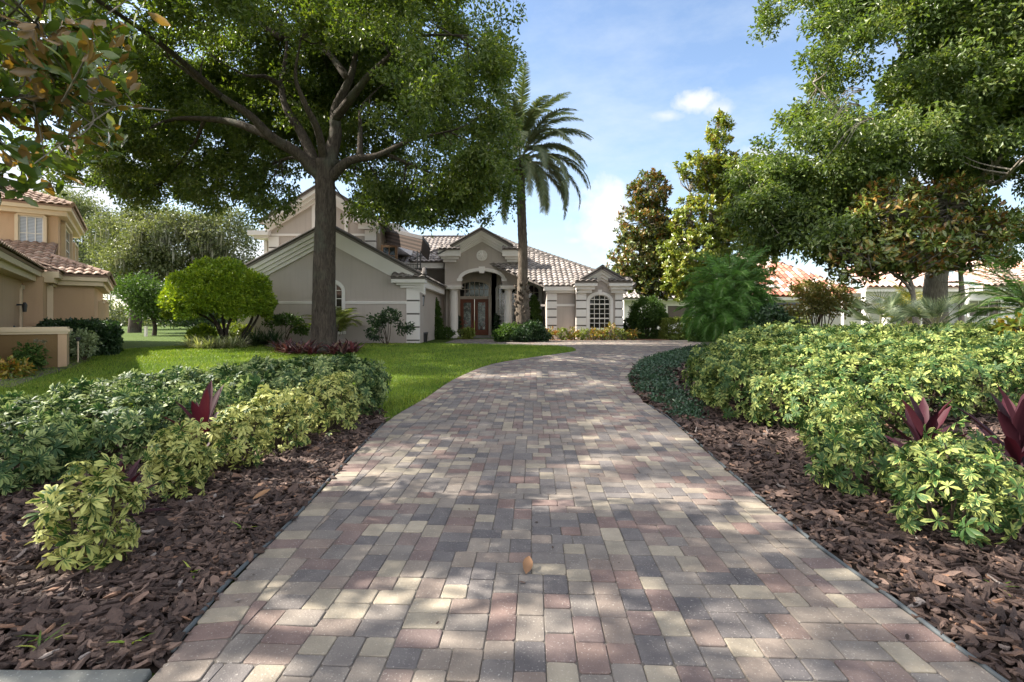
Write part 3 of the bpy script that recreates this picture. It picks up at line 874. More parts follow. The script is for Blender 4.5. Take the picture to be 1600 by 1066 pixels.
def flat(z):
    return lambda x: z
def gable(cx, zp, s, zmin):
    f = lambda x: max(zmin, zp - s * abs(x - cx))
    f.breaks = [cx, cx - (zp - zmin) / s, cx + (zp - zmin) / s]; return f

def window(parent, cx, half, sill, spring, rise, y, cols, rows, tw=.15, tf=None, glass='glass', trim='trim', bars=True, proud=.06, sillbox=True, keystone=False, dark_rows=None):
    mb = MB(tf)
    path = ([(cx - half, sill)] + arc(cx, half, spring, rise) + [(cx + half, sill)]) if rise > 0 else [(cx - half, sill), (cx - half, spring - .001), (cx - half + .001, spring), (cx + half - .001, spring), (cx + half, spring - .001), (cx + half, sill)]
    mb.strip(path, tw, y - proud, y + .10)
    if sillbox: mb.box(cx - half - tw - .03, cx + half + tw + .03, y - proud - .05, y + .10, sill - tw * .8, sill)
    if keystone: mb.ext([(cx - .07, spring + rise - .02), (cx + .07, spring + rise - .02), (cx + .11, spring + rise + tw + .1), (cx - .11, spring + rise + tw + .1)], y - proud - .04, y + .05)
    w = mb.build('window', MAT[trim], parent)
    g = MB(tf)
    pl = [(cx - half, sill)] + (arc(cx, half, spring, rise) if rise > 0 else [(cx - half, spring), (cx + half, spring)]) + [(cx + half, sill)]
    g.ext(pl, y + .075, y + .085); g.build('pane', MAT[glass], w)
    if bars:
        b = MB(tf)
        def ztop(x): return spring + rise * math.sqrt(max(0, 1 - ((x - cx) / half) ** 2)) if rise > 0 else spring
        def xw(z): return half * math.sqrt(max(0, 1 - ((z - spring) / rise) ** 2)) if (rise > 0 and z > spring) else half
        for i in range(1, cols):
            x = cx - half + 2 * half * i / cols; b.box(x - .016, x + .016, y + .045, y + .0745, sill, ztop(x))
        zt_ = spring + rise
        for j in range(1, rows):
            z = sill + (zt_ - sill) * j / rows; q = xw(z); hh = .032 if (dark_rows and j in dark_rows) else .016
            b.box(cx - q, cx + q, y + .043, y + .0735, z - hh, z + hh)
        path2 = [(x + (cx - x) * .001, z) for x, z in path]
        b.strip(path2, -.04, y + .04, y + .0725)
        b.build('muntin', MAT['muntin'], w)
    return w

def quoin(parent, x0, x1, y, z0, z1, side=None, pitch=.64, mat='trim', depth=.07):
    mb = MB(); z = z1
    while z > z0 + .05:
        zb = max(z0, z - pitch + .075); mb.box(x0, x1, y - depth, y + .12 if side is None else y + side, zb, z); z -= pitch
    q = mb.build('quoin_pier', MAT[mat], parent)
    gb = MB(); gb.box(x0 + .03, x1 - .03, y - depth + .03, y + .1 if side is None else y + side - .03, z0, z1 - .01); gb.build('joint', MAT['gap'], q)
    return q

def rake(parent, cx, zp, s, half, y, mat, steps=((.0, .26, .42), (.26, .50, .30), (.50, .74, .18)), name='raking_cornice', trunc=None):
    """stepped boards that follow a gable: (drop0, drop1, projection)"""
    mb = MB()
    for d0, d1, pr in steps:
        for sg in (-1, 1):
            h = half
            pl = [(cx, zp - d0), (cx + sg * h, zp - d0 - s * h), (cx + sg * h, zp - d1 - s * h), (cx, zp - d1)]
            mb.ext(pl if sg > 0 else pl[::-1], y - pr, y + .04)
    return mb.build(name, MAT[mat], parent)

def px(p, Y): return (p - 800) / F * Y
def pz(p, Y): return EYE + (500 - p) / F * Y
GZ = .40

# ------------------------------------------------------------------ the main house
H = thing('house', (-1.8, 31, GZ), 'grey stucco house with arched entry, white quoins and grey tile roofs', 'house')
def house():
    # ---------------- garage wing, gable to the camera
    Y = 24.0; x0, x1 = px(374, Y), px(654, Y); cx = (x0 + x1) / 2; s = .535; zp = pz(352, Y) - .10
    half = (x1 - x0) / 2; ze = 3.35
    mb = MB(); W = (cx, .62, .95, pz(455, Y), .42)
    arch_wall(mb, x0, x1, GZ - .3, gable(cx, zp, s, ze - .2), Y, Y + .25, [W])
    mb.box(x1 - .25, x1, Y + .251, 33.2, GZ - .3, ze - .05); mb.box(x0, x0 + .25, Y + .251, 33.2, GZ - .3, ze - .05)
    gw = mb.build('garage_wall', MAT['stucco'], H)
    window(H, *W, Y, 4, 6, .15)
    m = MB(); zb = pz(473, Y)
    for a, b in ((x0 + .55, cx - .62 - .15), (cx + .62 + .15, x1 - .57)): m.box(a, b, Y - .045, Y + .02, zb - .06, zb + .06); m.box(a, b, Y - .075, Y - .0451, zb + .0, zb + .05)
    m.build('belt_moulding', MAT['trim'], H)
    quoin(H, x1 - .56, x1 + .05, Y, GZ - .05, pz(450.5, Y), pitch=.62); quoin(H, x0 - .05, x0 + .55, Y, GZ - .05, pz(450.5, Y), pitch=.62)
    rake(H, cx, zp, s, half + .32, Y, 'trim', ((.0, .22, .46), (.22, .40, .36), (.40, .57, .25), (.57, .74, .13)))
    c = MB(); xr0, xr1 = px(615, Y), px(667, Y)
    c.box(xr0, xr1, Y - .52, Y + .10, pz(443, Y), pz(437, Y) + .06); c.box(xr0 + .2, xr1 - .16, Y - .34, Y + .10, pz(446, Y), pz(443, Y)); c.box(xr0 + .36, xr1 - .3, Y - .2, Y + .10, pz(450, Y), pz(446, Y))
    c.box(x1 + .0505, x1 + .30, Y + .101, 31, pz(449, Y), pz(437, Y) + .04); c.box(x0 - .4, x0 - .051, Y - .3, 31, pz(449, Y), pz(437, Y) + .04)
    c.build('cornice_return', MAT['trim'], H)
    t = MB(); zr0 = zp + .06
    fr = Y - .50; hh = half + .44
    for sg in (-1, 1):
        tile_roof(t, [(cx, fr, zr0), (cx + sg * hh, fr, zr0 - s * hh), (cx + sg * hh, 33.5, zr0 - s * hh), (cx, 33.5, zr0)])
    tile_roof(t, [(xr0, Y - .58, pz(436, Y) + .03), (xr1, Y - .58, pz(436, Y) + .03), (xr1, Y, pz(424, Y)), (xr0, Y, pz(424, Y))], .33, .3)
    t.build('garage_roof', MAT['tile'], H)
    k = MB(); caps(k, (cx, fr, zr0), (cx, 33, zr0))
    for sg in (-1, 1): k.tube([(cx, fr + .02, zr0 + .06), (cx + sg * (half + .34), fr + .02, zr0 - s * (half + .34) + .06)], .07, 8)
    k.tube([(xr1 - .02, Y - .6, pz(436, Y) + .12), (xr1 - .12, Y, pz(421, Y))], .11, 8)
    k.build('ridge_cap', MAT['cap'], H)

    # ---------------- upper storey behind the garage
    Y = 29.0; ux0, ux1 = px(421, Y), px(587, Y); ucx = px(505, Y); uz = pz(349, Y)
    up = pz(292, Y); us = .62
    mb = MB(); arch_wall(mb, ux0, ux1, 3.6, gable(ucx, up, us, uz), Y, Y + .3)
    mb.box(px(406, Y), ux0 - .001, Y + .6, Y + .9, 3.6, pz(369, Y)); mb.box(ux1 - .3, ux1, Y + .301, 37, 3.6, uz); mb.box(ux0, ux0 + .3, Y + .301, 37, 3.6, uz)
    mb.build('upper_wall', MAT['stucco'], H)
    mb = MB(); mb.box(ux0 - .01, ux1 + .012, Y - .05, Y + .02, pz(369, Y), pz(365.5, Y)); mb.build('belt_moulding', MAT['trim'], H)
    quoin(H, ux0 - .03, ux0 + .56, Y, 3.7, pz(370, Y), pitch=.66); quoin(H, ux1 - .60, ux1 + .03, Y, 3.7, pz(360, Y), pitch=.66)
    rake(H, ucx, up, us, (ux1 - ux0) / 2 + .2, Y, 'trim', ((.0, .24, .42), (.24, .46, .3), (.46, .66, .16)))
    c = MB(); c.box(px(556, Y), px(583, Y), Y - .5, Y + .1, pz(350, Y), pz(343.5, Y)); c.box(px(562, Y), px(588, Y), Y - .3, Y + .1, pz(359, Y), pz(350, Y))
    c.box(px(392, Y), px(424, Y), Y - .4, Y + .62, pz(369, Y), pz(362, Y)); c.box(px(399, Y), px(421, Y), Y - .2, Y + .61, pz(373, Y), pz(369, Y)); c.build('cornice_return', MAT['trim'], H)
    window(H, px(414.5, Y), .16, 3.7, pz(374, Y), 0, Y + .6, 1, 4, .18, bars=False, sillbox=False)
    window(H, px(516, Y), .82, 4.5, pz(322, Y), .5, Y, 4, 6, .2)
    t = MB(); hh = (ux1 - ux0) / 2 + .45
    for sg in (-1, 1):
        tile_roof(t, [(ucx, Y - .45, up + .06), (ucx + sg * hh, Y - .45, up + .06 - us * hh), (ucx + sg * hh, 37, up + .06 - us * hh), (ucx, 37, up + .06)])
    xg0, xg1 = px(585, 32), px(633, 32)
    tile_roof(t, [(xg0, 30.5, pz(352, 32)), (xg1, 30.5, pz(352, 32)), (xg1, 35, pz(352, 32) + 1.2), (xg0, 35, pz(352, 32) + 1.2)])
    t.build('upper_roof', MAT['tile'], H)
    g = MB(); g.box(xg0, xg1 - .1, 30.6, 34.9, pz(392, 32), pz(354, 32) - .05); g.build('upper_wall', MAT['trim'], H)
    k = MB(); caps(k, (xg1 - .05, 30.45, pz(352, 32) + .02), (xg1 - .05, 34.8, pz(352, 32) + 1.2)); k.tube([(ucx, Y - .43, up + .12), (ucx - hh, Y - .43, up + .12 - us * hh)], .07, 8); k.tube([(ucx, Y - .43, up + .12), (ucx + hh, Y - .43, up + .12 - us * hh)], .07, 8); k.build('ridge_cap', MAT['cap'], H)
    # tan side wall with the balcony door
    mb = MB(); mb.ext([(px(586, 29.4), 3.7), (px(598, 29.4), 3.7), (px(594, 29.4), pz(352, 29.4)), (px(586, 29.4), pz(352, 29.4))], 29.35, 30.2); mb.build('side_wall', MAT['trim_tan'], H)
    d = MB(); Yd = 28.9; a, b = px(595, Yd), px(621, Yd); za, zb = 3.9, pz(383, Yd)
    d.box(a, a + .14, Yd, Yd + .08, za, zb); d.box(b - .14, b, Yd, Yd + .08, za, zb); d.box(a + .14, b - .14, Yd + .002, Yd + .078, zb - .13, zb)
    dr = d.build('balcony_door', MAT['wood'], H)
    g = MB(); g.box(a + .14, b - .14, Yd + .03, Yd + .045, za, zb - .13); g.build('pane', MAT['glass'], dr)
    g = MB(); g.box((a + b) / 2 - .025, (a + b) / 2 + .025, Yd + .012, Yd + .028, za, zb - .13); g.box(a + .14, b - .14, Yd + .01, Yd + .026, zb - .62, zb - .58); g.build('muntin', MAT['wood'], dr)

    # ---------------- awning and balcony
    A0 = at(601, 361, 29.6); A1 = at(660, 375, 26.6); B0 = at(603, 380, 29.2); B1 = at(657, 395, 26.4)
    aw = MB()
    dx = np.array([.0, 2.3, -.12])
    n = 7
    for i in range(n):
        t0, t1 = i / n, (i + 1) / n
        P = [A0 + (B0 - A0) * t0, A1 + (B1 - A1) * t0, A1 + (B1 - A1) * t1, A0 + (B0 - A0) * t1]
        P = P + [p + np.array([-.02, .05, 0]) for p in P]
        aw.hexa([P[0], P[1], P[5], P[4], P[3], P[2], P[6], P[7]], .05 if i % 2 else .5)
    top = [A0, A1, A1 + dx, A0 + dx]; aw.hexa([p + np.array([0, 0, .02]) for p in top] + [p + np.array([0, 0, .22]) for p in top], 1.0)
    aw.hexa([A1 + np.array([.003, 0, 0]), B1 + np.array([.003, 0, 0]), B1 + dx, A1 + dx, A1 + np.array([.05, 0, 0]), B1 + np.array([.05, 0, 0]), B1 + dx + np.array([.05, 0, 0]), A1 + dx + np.array([.05, 0, 0])], .3)
    aw.build('awning', MAT['awning'], H)
    r = MB()
    for p in (652, 657): r.tube([at(p, 424, 26.4), at(p, 392, 26.4)], .035, 6)
    r.tube([at(622, 413, 26.4), at(658, 413, 26.4)], .025, 6); r.tube([at(622, 421, 26.4), at(658, 421, 26.4)], .02, 6)
    for p in np.arange(624, 657, 3.6): r.tube([at(p, 413, 26.4), at(p, 422, 26.4)], .011, 4)
    r.build('balcony_railing', MAT['metal'], H)

    # ---------------- main hip roof over the entry
    ez = 5.1; ey = 31.6; xl, xr = -6.3, 2.6; mid = (xl + xr) / 2; s = .58; d = (xr - xl) / 2; ap = (mid, ey + d, ez + s * d)
    t = MB()
    tile_roof(t, [(xl, ey, ez), (xr, ey, ez), ap]); tile_roof(t, [(xr, ey, ez), (xr, ey + 2 * d, ez), ap]); tile_roof(t, [(xl, ey + 2 * d, ez), (xl, ey, ez), ap])
    tile_roof(t, [(-11, 33.0, 5.0), (-2.2, 33.0, 5.0), (-2.2, 38.0, 7.62), (-11, 38.0, 7.62)])
    tile_roof(t, [(-11, 43.0, 5.0), (-2.2, 43.0, 5.0), (-2.2, 38.0, 7.62), (-11, 38.0, 7.62)])
    # lower right wing
    wz, wy, wx = 3.36, 28.0, 6.75; dd = 6.0
    tile_roof(t, [(1.75, wy, wz), (wx, wy, wz), (wx - dd, wy + dd, wz + .5 * dd), (1.75 - dd, wy + dd, wz + .5 * dd)])
    tile_roof(t, [(wx, wy, wz), (wx, wy + 2 * dd, wz), (wx - dd, wy + dd, wz + .5 * dd)])
    # portico gable
    pc, pzp, ps, pf = px(753, 31), pz(360, 31), .565, 30.45; ph = px(821, 31) - pc
    for sg in (-1, 1): tile_roof(t, [(pc, pf, pzp), (pc + sg * ph, pf, pzp - ps * ph), (pc + sg * ph, 35, pzp - ps * ph), (pc, 36.5, pzp)])
    # right bay gable
    bc, bzp, bs, bf = px(939, 27.8), pz(420, 27.8), .58, 27.25; bh = 1.52
    for sg in (-1, 1): tile_roof(t, [(bc, bf, bzp), (bc + sg * bh, bf, bzp - bs * bh), (bc + sg * bh, 29.5, bzp - bs * bh), (bc, 30.2, bzp)])
    for p0, p1, Yr, za, zb in ((686, 720, 31, 391, 385), (785, 820, 31, 391, 385), (896, 931, 27.8, 441, 437), (949, 984, 27.8, 441, 437)):
        f = Yr - .62; tile_roof(t, [(px(p0, Yr), f, pz(za, Yr)), (px(p1, Yr), f, pz(za, Yr)), (px(p1, Yr), Yr, pz(zb, Yr) + .1), (px(p0, Yr), Yr, pz(zb, Yr) + .1)], .30, .3)
    t.build('main_roof', MAT['tile'], H)
    k = MB(); caps(k, (xl, ey, ez), ap); caps(k, (xr, ey, ez), ap); caps(k, (-11, 38, 7.62), (-2.2, 38, 7.62)); caps(k, (wx, wy, wz), (wx - dd, wy + dd, wz + .5 * dd)); caps(k, (wx - dd, wy + dd, wz + .5 * dd), (-4, wy + dd, wz + .5 * dd))
    caps(k, (pc, pf, pzp), (pc, 36, pzp)); caps(k, (bc, bf, bzp), (bc, 30, bzp))
    for sg in (-1, 1):
        k.tube([(pc, pf + .02, pzp + .07), (pc + sg * (ph - .75), pf + .02, pzp - ps * (ph - .75) + .07)], .07, 8)
        k.tube([(bc, bf + .02, bzp + .07), (bc + sg * 1.2, bf + .02, bzp - bs * 1.2 + .07)], .06, 8)
    k.build('ridge_cap', MAT['cap'], H)

    # ---------------- portico
    Y = 31.0; a0, a1 = px(695, Y), px(811, Y); zsp = pz(437, Y)
    mb = MB(); oh = px(785, Y) - pc
    arch_wall(mb, a0, a1, pz(447, Y), gable(pc, pzp - .25, ps, pz(410, Y) + .55), Y, Y + .35, [(pc, oh, -9, zsp, pz(424, Y) - zsp)])
    # side walls of the recess, rear wall, ceiling
    for xa, xb in ((a0, a0 + .3), (a1 - .3, a1)): mb.box(xa, xb, Y + .351, 33.2, pz(447, Y), 5.2)
    mb.box(px(768, 33), px(776, 33), 33.0, 33.25, GZ, 4.6)
    mb.box(a0 + .3, a1 - .3, Y + .351, 33.0, 4.55, 4.65)
    D0, D1 = px(719, 33), px(763.5, 33); dc = (D0 + D1) / 2; dh = (D1 - D0) / 2
    arch_wall(mb, px(692, 33), px(816, 33), GZ - .1, flat(5.2), 33.0, 33.3, [(dc, dh, -9, pz(449, 33), pz(440.5, 33) - pz(449, 33)), (px(784, 33), .22, .9, pz(452, 33), .15), (px(805, 33), .28, .9, pz(450, 33), .2)])
    # flanking walls
    arch_wall(mb, px(640, 33), px(692, 33) - .002, GZ - .1, flat(5.0), 33.0, 33.3, [(px(671, 33), .62, .9, pz(454, 33), .36)])
    arch_wall(mb, px(816, 33) + .002, px(866, 33), GZ - .1, flat(5.0), 33.0, 33.3, [(px(830, 33), .52, .9, pz(455, 33), .40)])
    mb.build('entry_wall', MAT['stucco'], H)
    for (cxp, hf, sp, ri, nc) in ((671, .62, 454, .36, 4), (784, .22, 452, .15, 2), (805, .28, 450, .2, 2), (830, .52, 455, .40, 3)):
        window(H, px(cxp, 33), hf, .9, pz(sp, 33), ri, 33.0, nc, 6, .17, keystone=cxp in (671, 830))
    rake(H, pc, pzp - .03, ps, ph - .72, Y, 'trim', ((.0, .20, .46), (.20, .36, .36), (.36, .52, .22), (.52, .66, .10)))
    c = MB()
    for p0, p1 in ((686, 720), (785, 820)):
        c.box(px(p0, Y), px(p1, Y), Y - .55, Y + .34, pz(402, Y), pz(393, Y)); c.box(px(p0 + 4, Y), px(p1 - 3, Y), Y - .36, Y + .02, pz(406, Y), pz(402, Y)); c.box(px(p0 + 7, Y), px(p1 - 7, Y), Y - .2, Y + .015, pz(410, Y), pz(406, Y))
    c.box(-11, px(694, 32), 31.65, 33.35, pz(420, 32), pz(411, 32)); c.box(px(813, 32), 2.56, 31.65, 33.35, pz(420, 32), pz(411, 32))
    c.build('cornice_return', MAT['trim'], H)
    c = MB(); c.strip(arc(pc, oh, zsp, pz(424, Y) - zsp, 20), .20, Y - .10, Y + .2); c.ext([(pc - .14, pz(427, Y)), (pc + .14, pz(427, Y)), (pc + .19, pz(417, Y)), (pc - .19, pz(417, Y))], Y - .17, Y + .1)
    for sg in (-1, 1): c.box(pc + sg * (oh + .1) - .16, pc + sg * (oh + .1) + .16, Y - .12, Y + .05, zsp - .10, zsp + .06)
    c.build('arch_surround', MAT['trim'], H)
    c = MB(); ang = np.linspace(0, 2 * PI, 28, endpoint=False); mr = 8.5 / 800 * Y; mz = pz(399.5, Y)
    c.ext([(pc + mr * math.cos(q), mz + mr * math.sin(q)) for q in ang], Y - .05, Y + .05)
    c.strip([(pc + mr * .8 * math.cos(q), mz + mr * .8 * math.sin(q)) for q in ang], -.06, Y - .085, Y - .0495, closed=True)
    for q in np.arange(0, 2 * PI, PI / 4): c.tube([(pc, Y - .06, mz), (pc + mr * .75 * math.cos(q), Y - .06, mz + mr * .75 * math.sin(q))], [.07, .03], 6)
    c.build('medallion', MAT['trim'], H)
    for p in (709, 794):
        c = MB(); xx = px(p, Y); zb, ztp = GZ + .1, pz(452, Y)
        c.lathe((xx, Y + .08, 0), [(.33, zb), (.33, zb + .08), (.29, zb + .14), (.255, zb + .2), (.262, zb + 1), (.245, ztp - .35), (.225, ztp - .12), (.27, ztp - .08), (.27, ztp - .04), (.31, ztp)], 24)
        c.box(xx - .46, xx + .46, Y - .36, Y + .5, ztp, ztp + .12); c.box(xx - .52, xx + .52, Y - .42, Y + .56, ztp + .12, pz(447, Y) - .002); c.box(xx - .36, xx + .36, Y - .26, Y + .42, GZ - .1, zb)
        c.build('column', MAT['trim'], H, smooth=False)
    for xx in (698, 812):
        c = MB(); q = px(xx, 32.9); c.box(q - .04, q + .04, 32.88, 32.97, GZ, 4.9); c.build('downpipe', MAT['trim'], H)
    # door with transom
    c = MB(); Yd = 33.0
    zd = pz(467.5, Yd); zs, zr = pz(449, Yd), pz(440.5, Yd) - pz(449, Yd)
    path = [(D0, GZ)] + arc(dc, dh, zs, zr) + [(D1, GZ)]
    c.strip(path, .17, Yd - .08, Yd + .1); c.box(D0, D1, Yd - .03, Yd + .09, zd, pz(463, Yd)); c.ext([(dc - .08, zs + zr), (dc + .08, zs + zr), (dc + .12, zs + zr + .28), (dc - .12, zs + zr + .28)], Yd - .13, Yd)
    fr = c.build('door_frame', MAT['trim_tan'], H)
    g = MB(); g.ext([(D0, pz(463, Yd) + .002)] + arc(dc, dh, zs, zr) + [(D1, pz(463, Yd) + .002)], Yd + .07, Yd + .08); g.build('pane', MAT['glass'], fr)
    g = MB(); zt0 = pz(463, Yd)
    for i in range(1, 6):
        xx = D0 + (D1 - D0) * i / 6; g.box(xx - .02, xx + .02, Yd + .04, Yd + .069, zt0, zs + zr * math.sqrt(1 - ((xx - dc) / dh) ** 2))
    g.box(D0, D1, Yd + .038, Yd + .067, zt0 + .42, zt0 + .455); g.build('muntin', MAT['trim_tan'], fr)
    for sg in (-1, 1):
        a, b = (D0, dc - .008) if sg < 0 else (dc + .008, D1); zb = GZ + .12
        c = MB(); st = .22
        c.box(a, a + st, Yd + .02, Yd + .09, zb, zd); c.box(b - st, b, Yd + .02, Yd + .09, zb, zd); c.box(a + st, b - st, Yd + .021, Yd + .089, zd - .22, zd); c.box(a + st, b - st, Yd + .021, Yd + .089, zb, zb + .34)
        do = c.build('door', MAT['door'], H)
        g = MB(); g.box(a + st, b - st, Yd + .05, Yd + .06, zb + .34, zd - .22); g.build('pane', MAT['leaded'], do)
        hn = MB(); hx = dc + sg * .10; hn.tube([(hx, Yd - .03, zb + .95), (hx, Yd - .05, zb + 1.1), (hx, Yd - .03, zb + 1.3)], .018, 6); hn.build('handle', MAT['metal'], do)
    c = MB(); c.box(px(718, 30.4), px(792, 30.4), 30.3, 33.0, GZ - .2, GZ + .11); c.build('step', MAT['concrete'], H)

    # ---------------- right wing
    Y = 28.4; xa, xb = px(854.5, Y), px(973, Y); Wn = (px(937, 27.9), .565, pz(512.5, 27.9), pz(471, 27.9), pz(460.5, 27.9) - pz(471, 27.9))
    mb = MB(); mb.box(xa, px(905, Y), Y, Y + .3, GZ - .2, 3.4); mb.box(xa, xa + .3, Y + .301, 33, GZ - .2, 3.4); mb.box(xb - .3, xb, Y + .301, 40, GZ - .2, 3.4)
    q0, q1 = px(900, 27.9), px(972, 27.9); arch_wall(mb, q0, q1, GZ - .2, gable(bc, bzp - .12, bs, 3.30), 27.9, 28.3, [Wn])
    mb.build('wing_wall', MAT['stucco'], H)
    window(H, *Wn, 27.9, 4, 7, .16, keystone=True, dark_rows=(2, 5))
    m = MB(); zb = pz(477, Y)
    m.box(px(870, Y), px(900, Y), Y - .045, Y + .02, zb - .06, zb + .06); m.box(px(846, Y), px(854, Y), Y + .4, Y + .46, zb - .06, zb + .06); m.build('belt_moulding', MAT['trim'], H)
    ztp = pz(458.5, Y)
    quoin(H, px(854.5, Y), px(870, Y), Y, GZ - .05, ztp, pitch=.455); quoin(H, px(900, 27.85), px(916, 27.85), 27.85, GZ - .05, ztp, pitch=.455); quoin(H, px(961, 27.85), px(973.5, 27.85), 27.85, GZ - .05, ztp, pitch=.455)
    c = MB()
    c.box(1.75, px(905, Y), 28.02, 28.39, pz(454, 28), pz(446.5, 28)); c.box(xa - .06, px(903, Y), 28.2, 28.398, pz(457.5, 28), pz(454, 28))
    for p0, p1 in ((896, 931), (949, 985)):
        Yb = 27.8; c.box(px(p0, Yb), px(p1, Yb), Yb - .56, Yb + .098, pz(448, Yb), pz(441.5, Yb)); c.box(px(p0 + 3, Yb), px(p1 - 3, Yb), Yb - .38, Yb + .097, pz(453, Yb), pz(448, Yb)); c.box(px(p0 + 5, Yb), px(p1 - 7, Yb), Yb - .2, Yb + .096, pz(458, Yb), pz(453, Yb))
    c.box(xb, xb + .45, 28.0, 40, 3.15, 3.32)
    c.build('cornice_return', MAT['trim'], H)
    rake(H, bc, bzp - .02, bs, 1.36, 27.9, 'trim', ((.0, .16, .55), (.16, .30, .44), (.30, .46, .3), (.46, .60, .12)))
    # wall lantern beside the garage corner
    l = MB(); o = at(658, 470, 25.2)
    l.tube([o + (-.32, 0, .34), o + (-.1, 0, .46), o + (0, 0, .36)], .02, 6); l.lathe(o, [(.02, .36), (.19, .22), (.2, .2), (.15, .19)], 8); l.lathe(o, [(.10, -.3), (.05, -.34), (.13, -.24), (.13, -.22)], 8)
    for q in range(4):
        an = q * PI / 2 + .4; l.tube([o + (.13 * math.cos(an), .13 * math.sin(an), -.23), o + (.16 * math.cos(an), .16 * math.sin(an), .2)], .014, 4)
    ln = l.build('wall_lantern', MAT['metal'], H)
    g = MB(); g.lathe(o, [(.105, -.22), (.135, .19)], 8); g.build('pane', MAT['glass_pale'], ln)

def M_leaded():
    n = NT('leaded_glass')
    v = n.node('ShaderNodeTexVoronoi', feature='DISTANCE_TO_EDGE'); n.l.new(n.obj(), v.inputs['Vector']); v.inputs['Scale'].default_value = 6
    v2 = n.node('ShaderNodeTexVoronoi'); n.l.new(n.obj(), v2.inputs['Vector']); v2.inputs['Scale'].default_value = 6
    c = n.ramp(v2.outputs['Color'], [(.2, (.05, .055, .05)), (.5, (.22, .25, .22)), (.7, (.12, .04, .04)), (.9, (.45, .47, .43))])
    c = n.mix(n.ramp(v.outputs['Distance'], [(.03, (1, 1, 1)), (.06, (0, 0, 0))]), c, (.01, .01, .01))
    return n.set(c, .12, .7)
MAT['leaded'] = M_leaded()
house()

def shutter_mat():
    n = NT('plantation_shutter'); w = n.node('ShaderNodeTexWave', wave_type='BANDS', bands_direction='Z'); n.l.new(n.obj(), w.inputs['Vector']); w.inputs['Scale'].default_value = 5.5
    return n.set(n.mix(w.outputs['Fac'], (.14, .16, .20), (.52, .55, .60)), .3, .6)
MAT['shutter'] = shutter_mat()
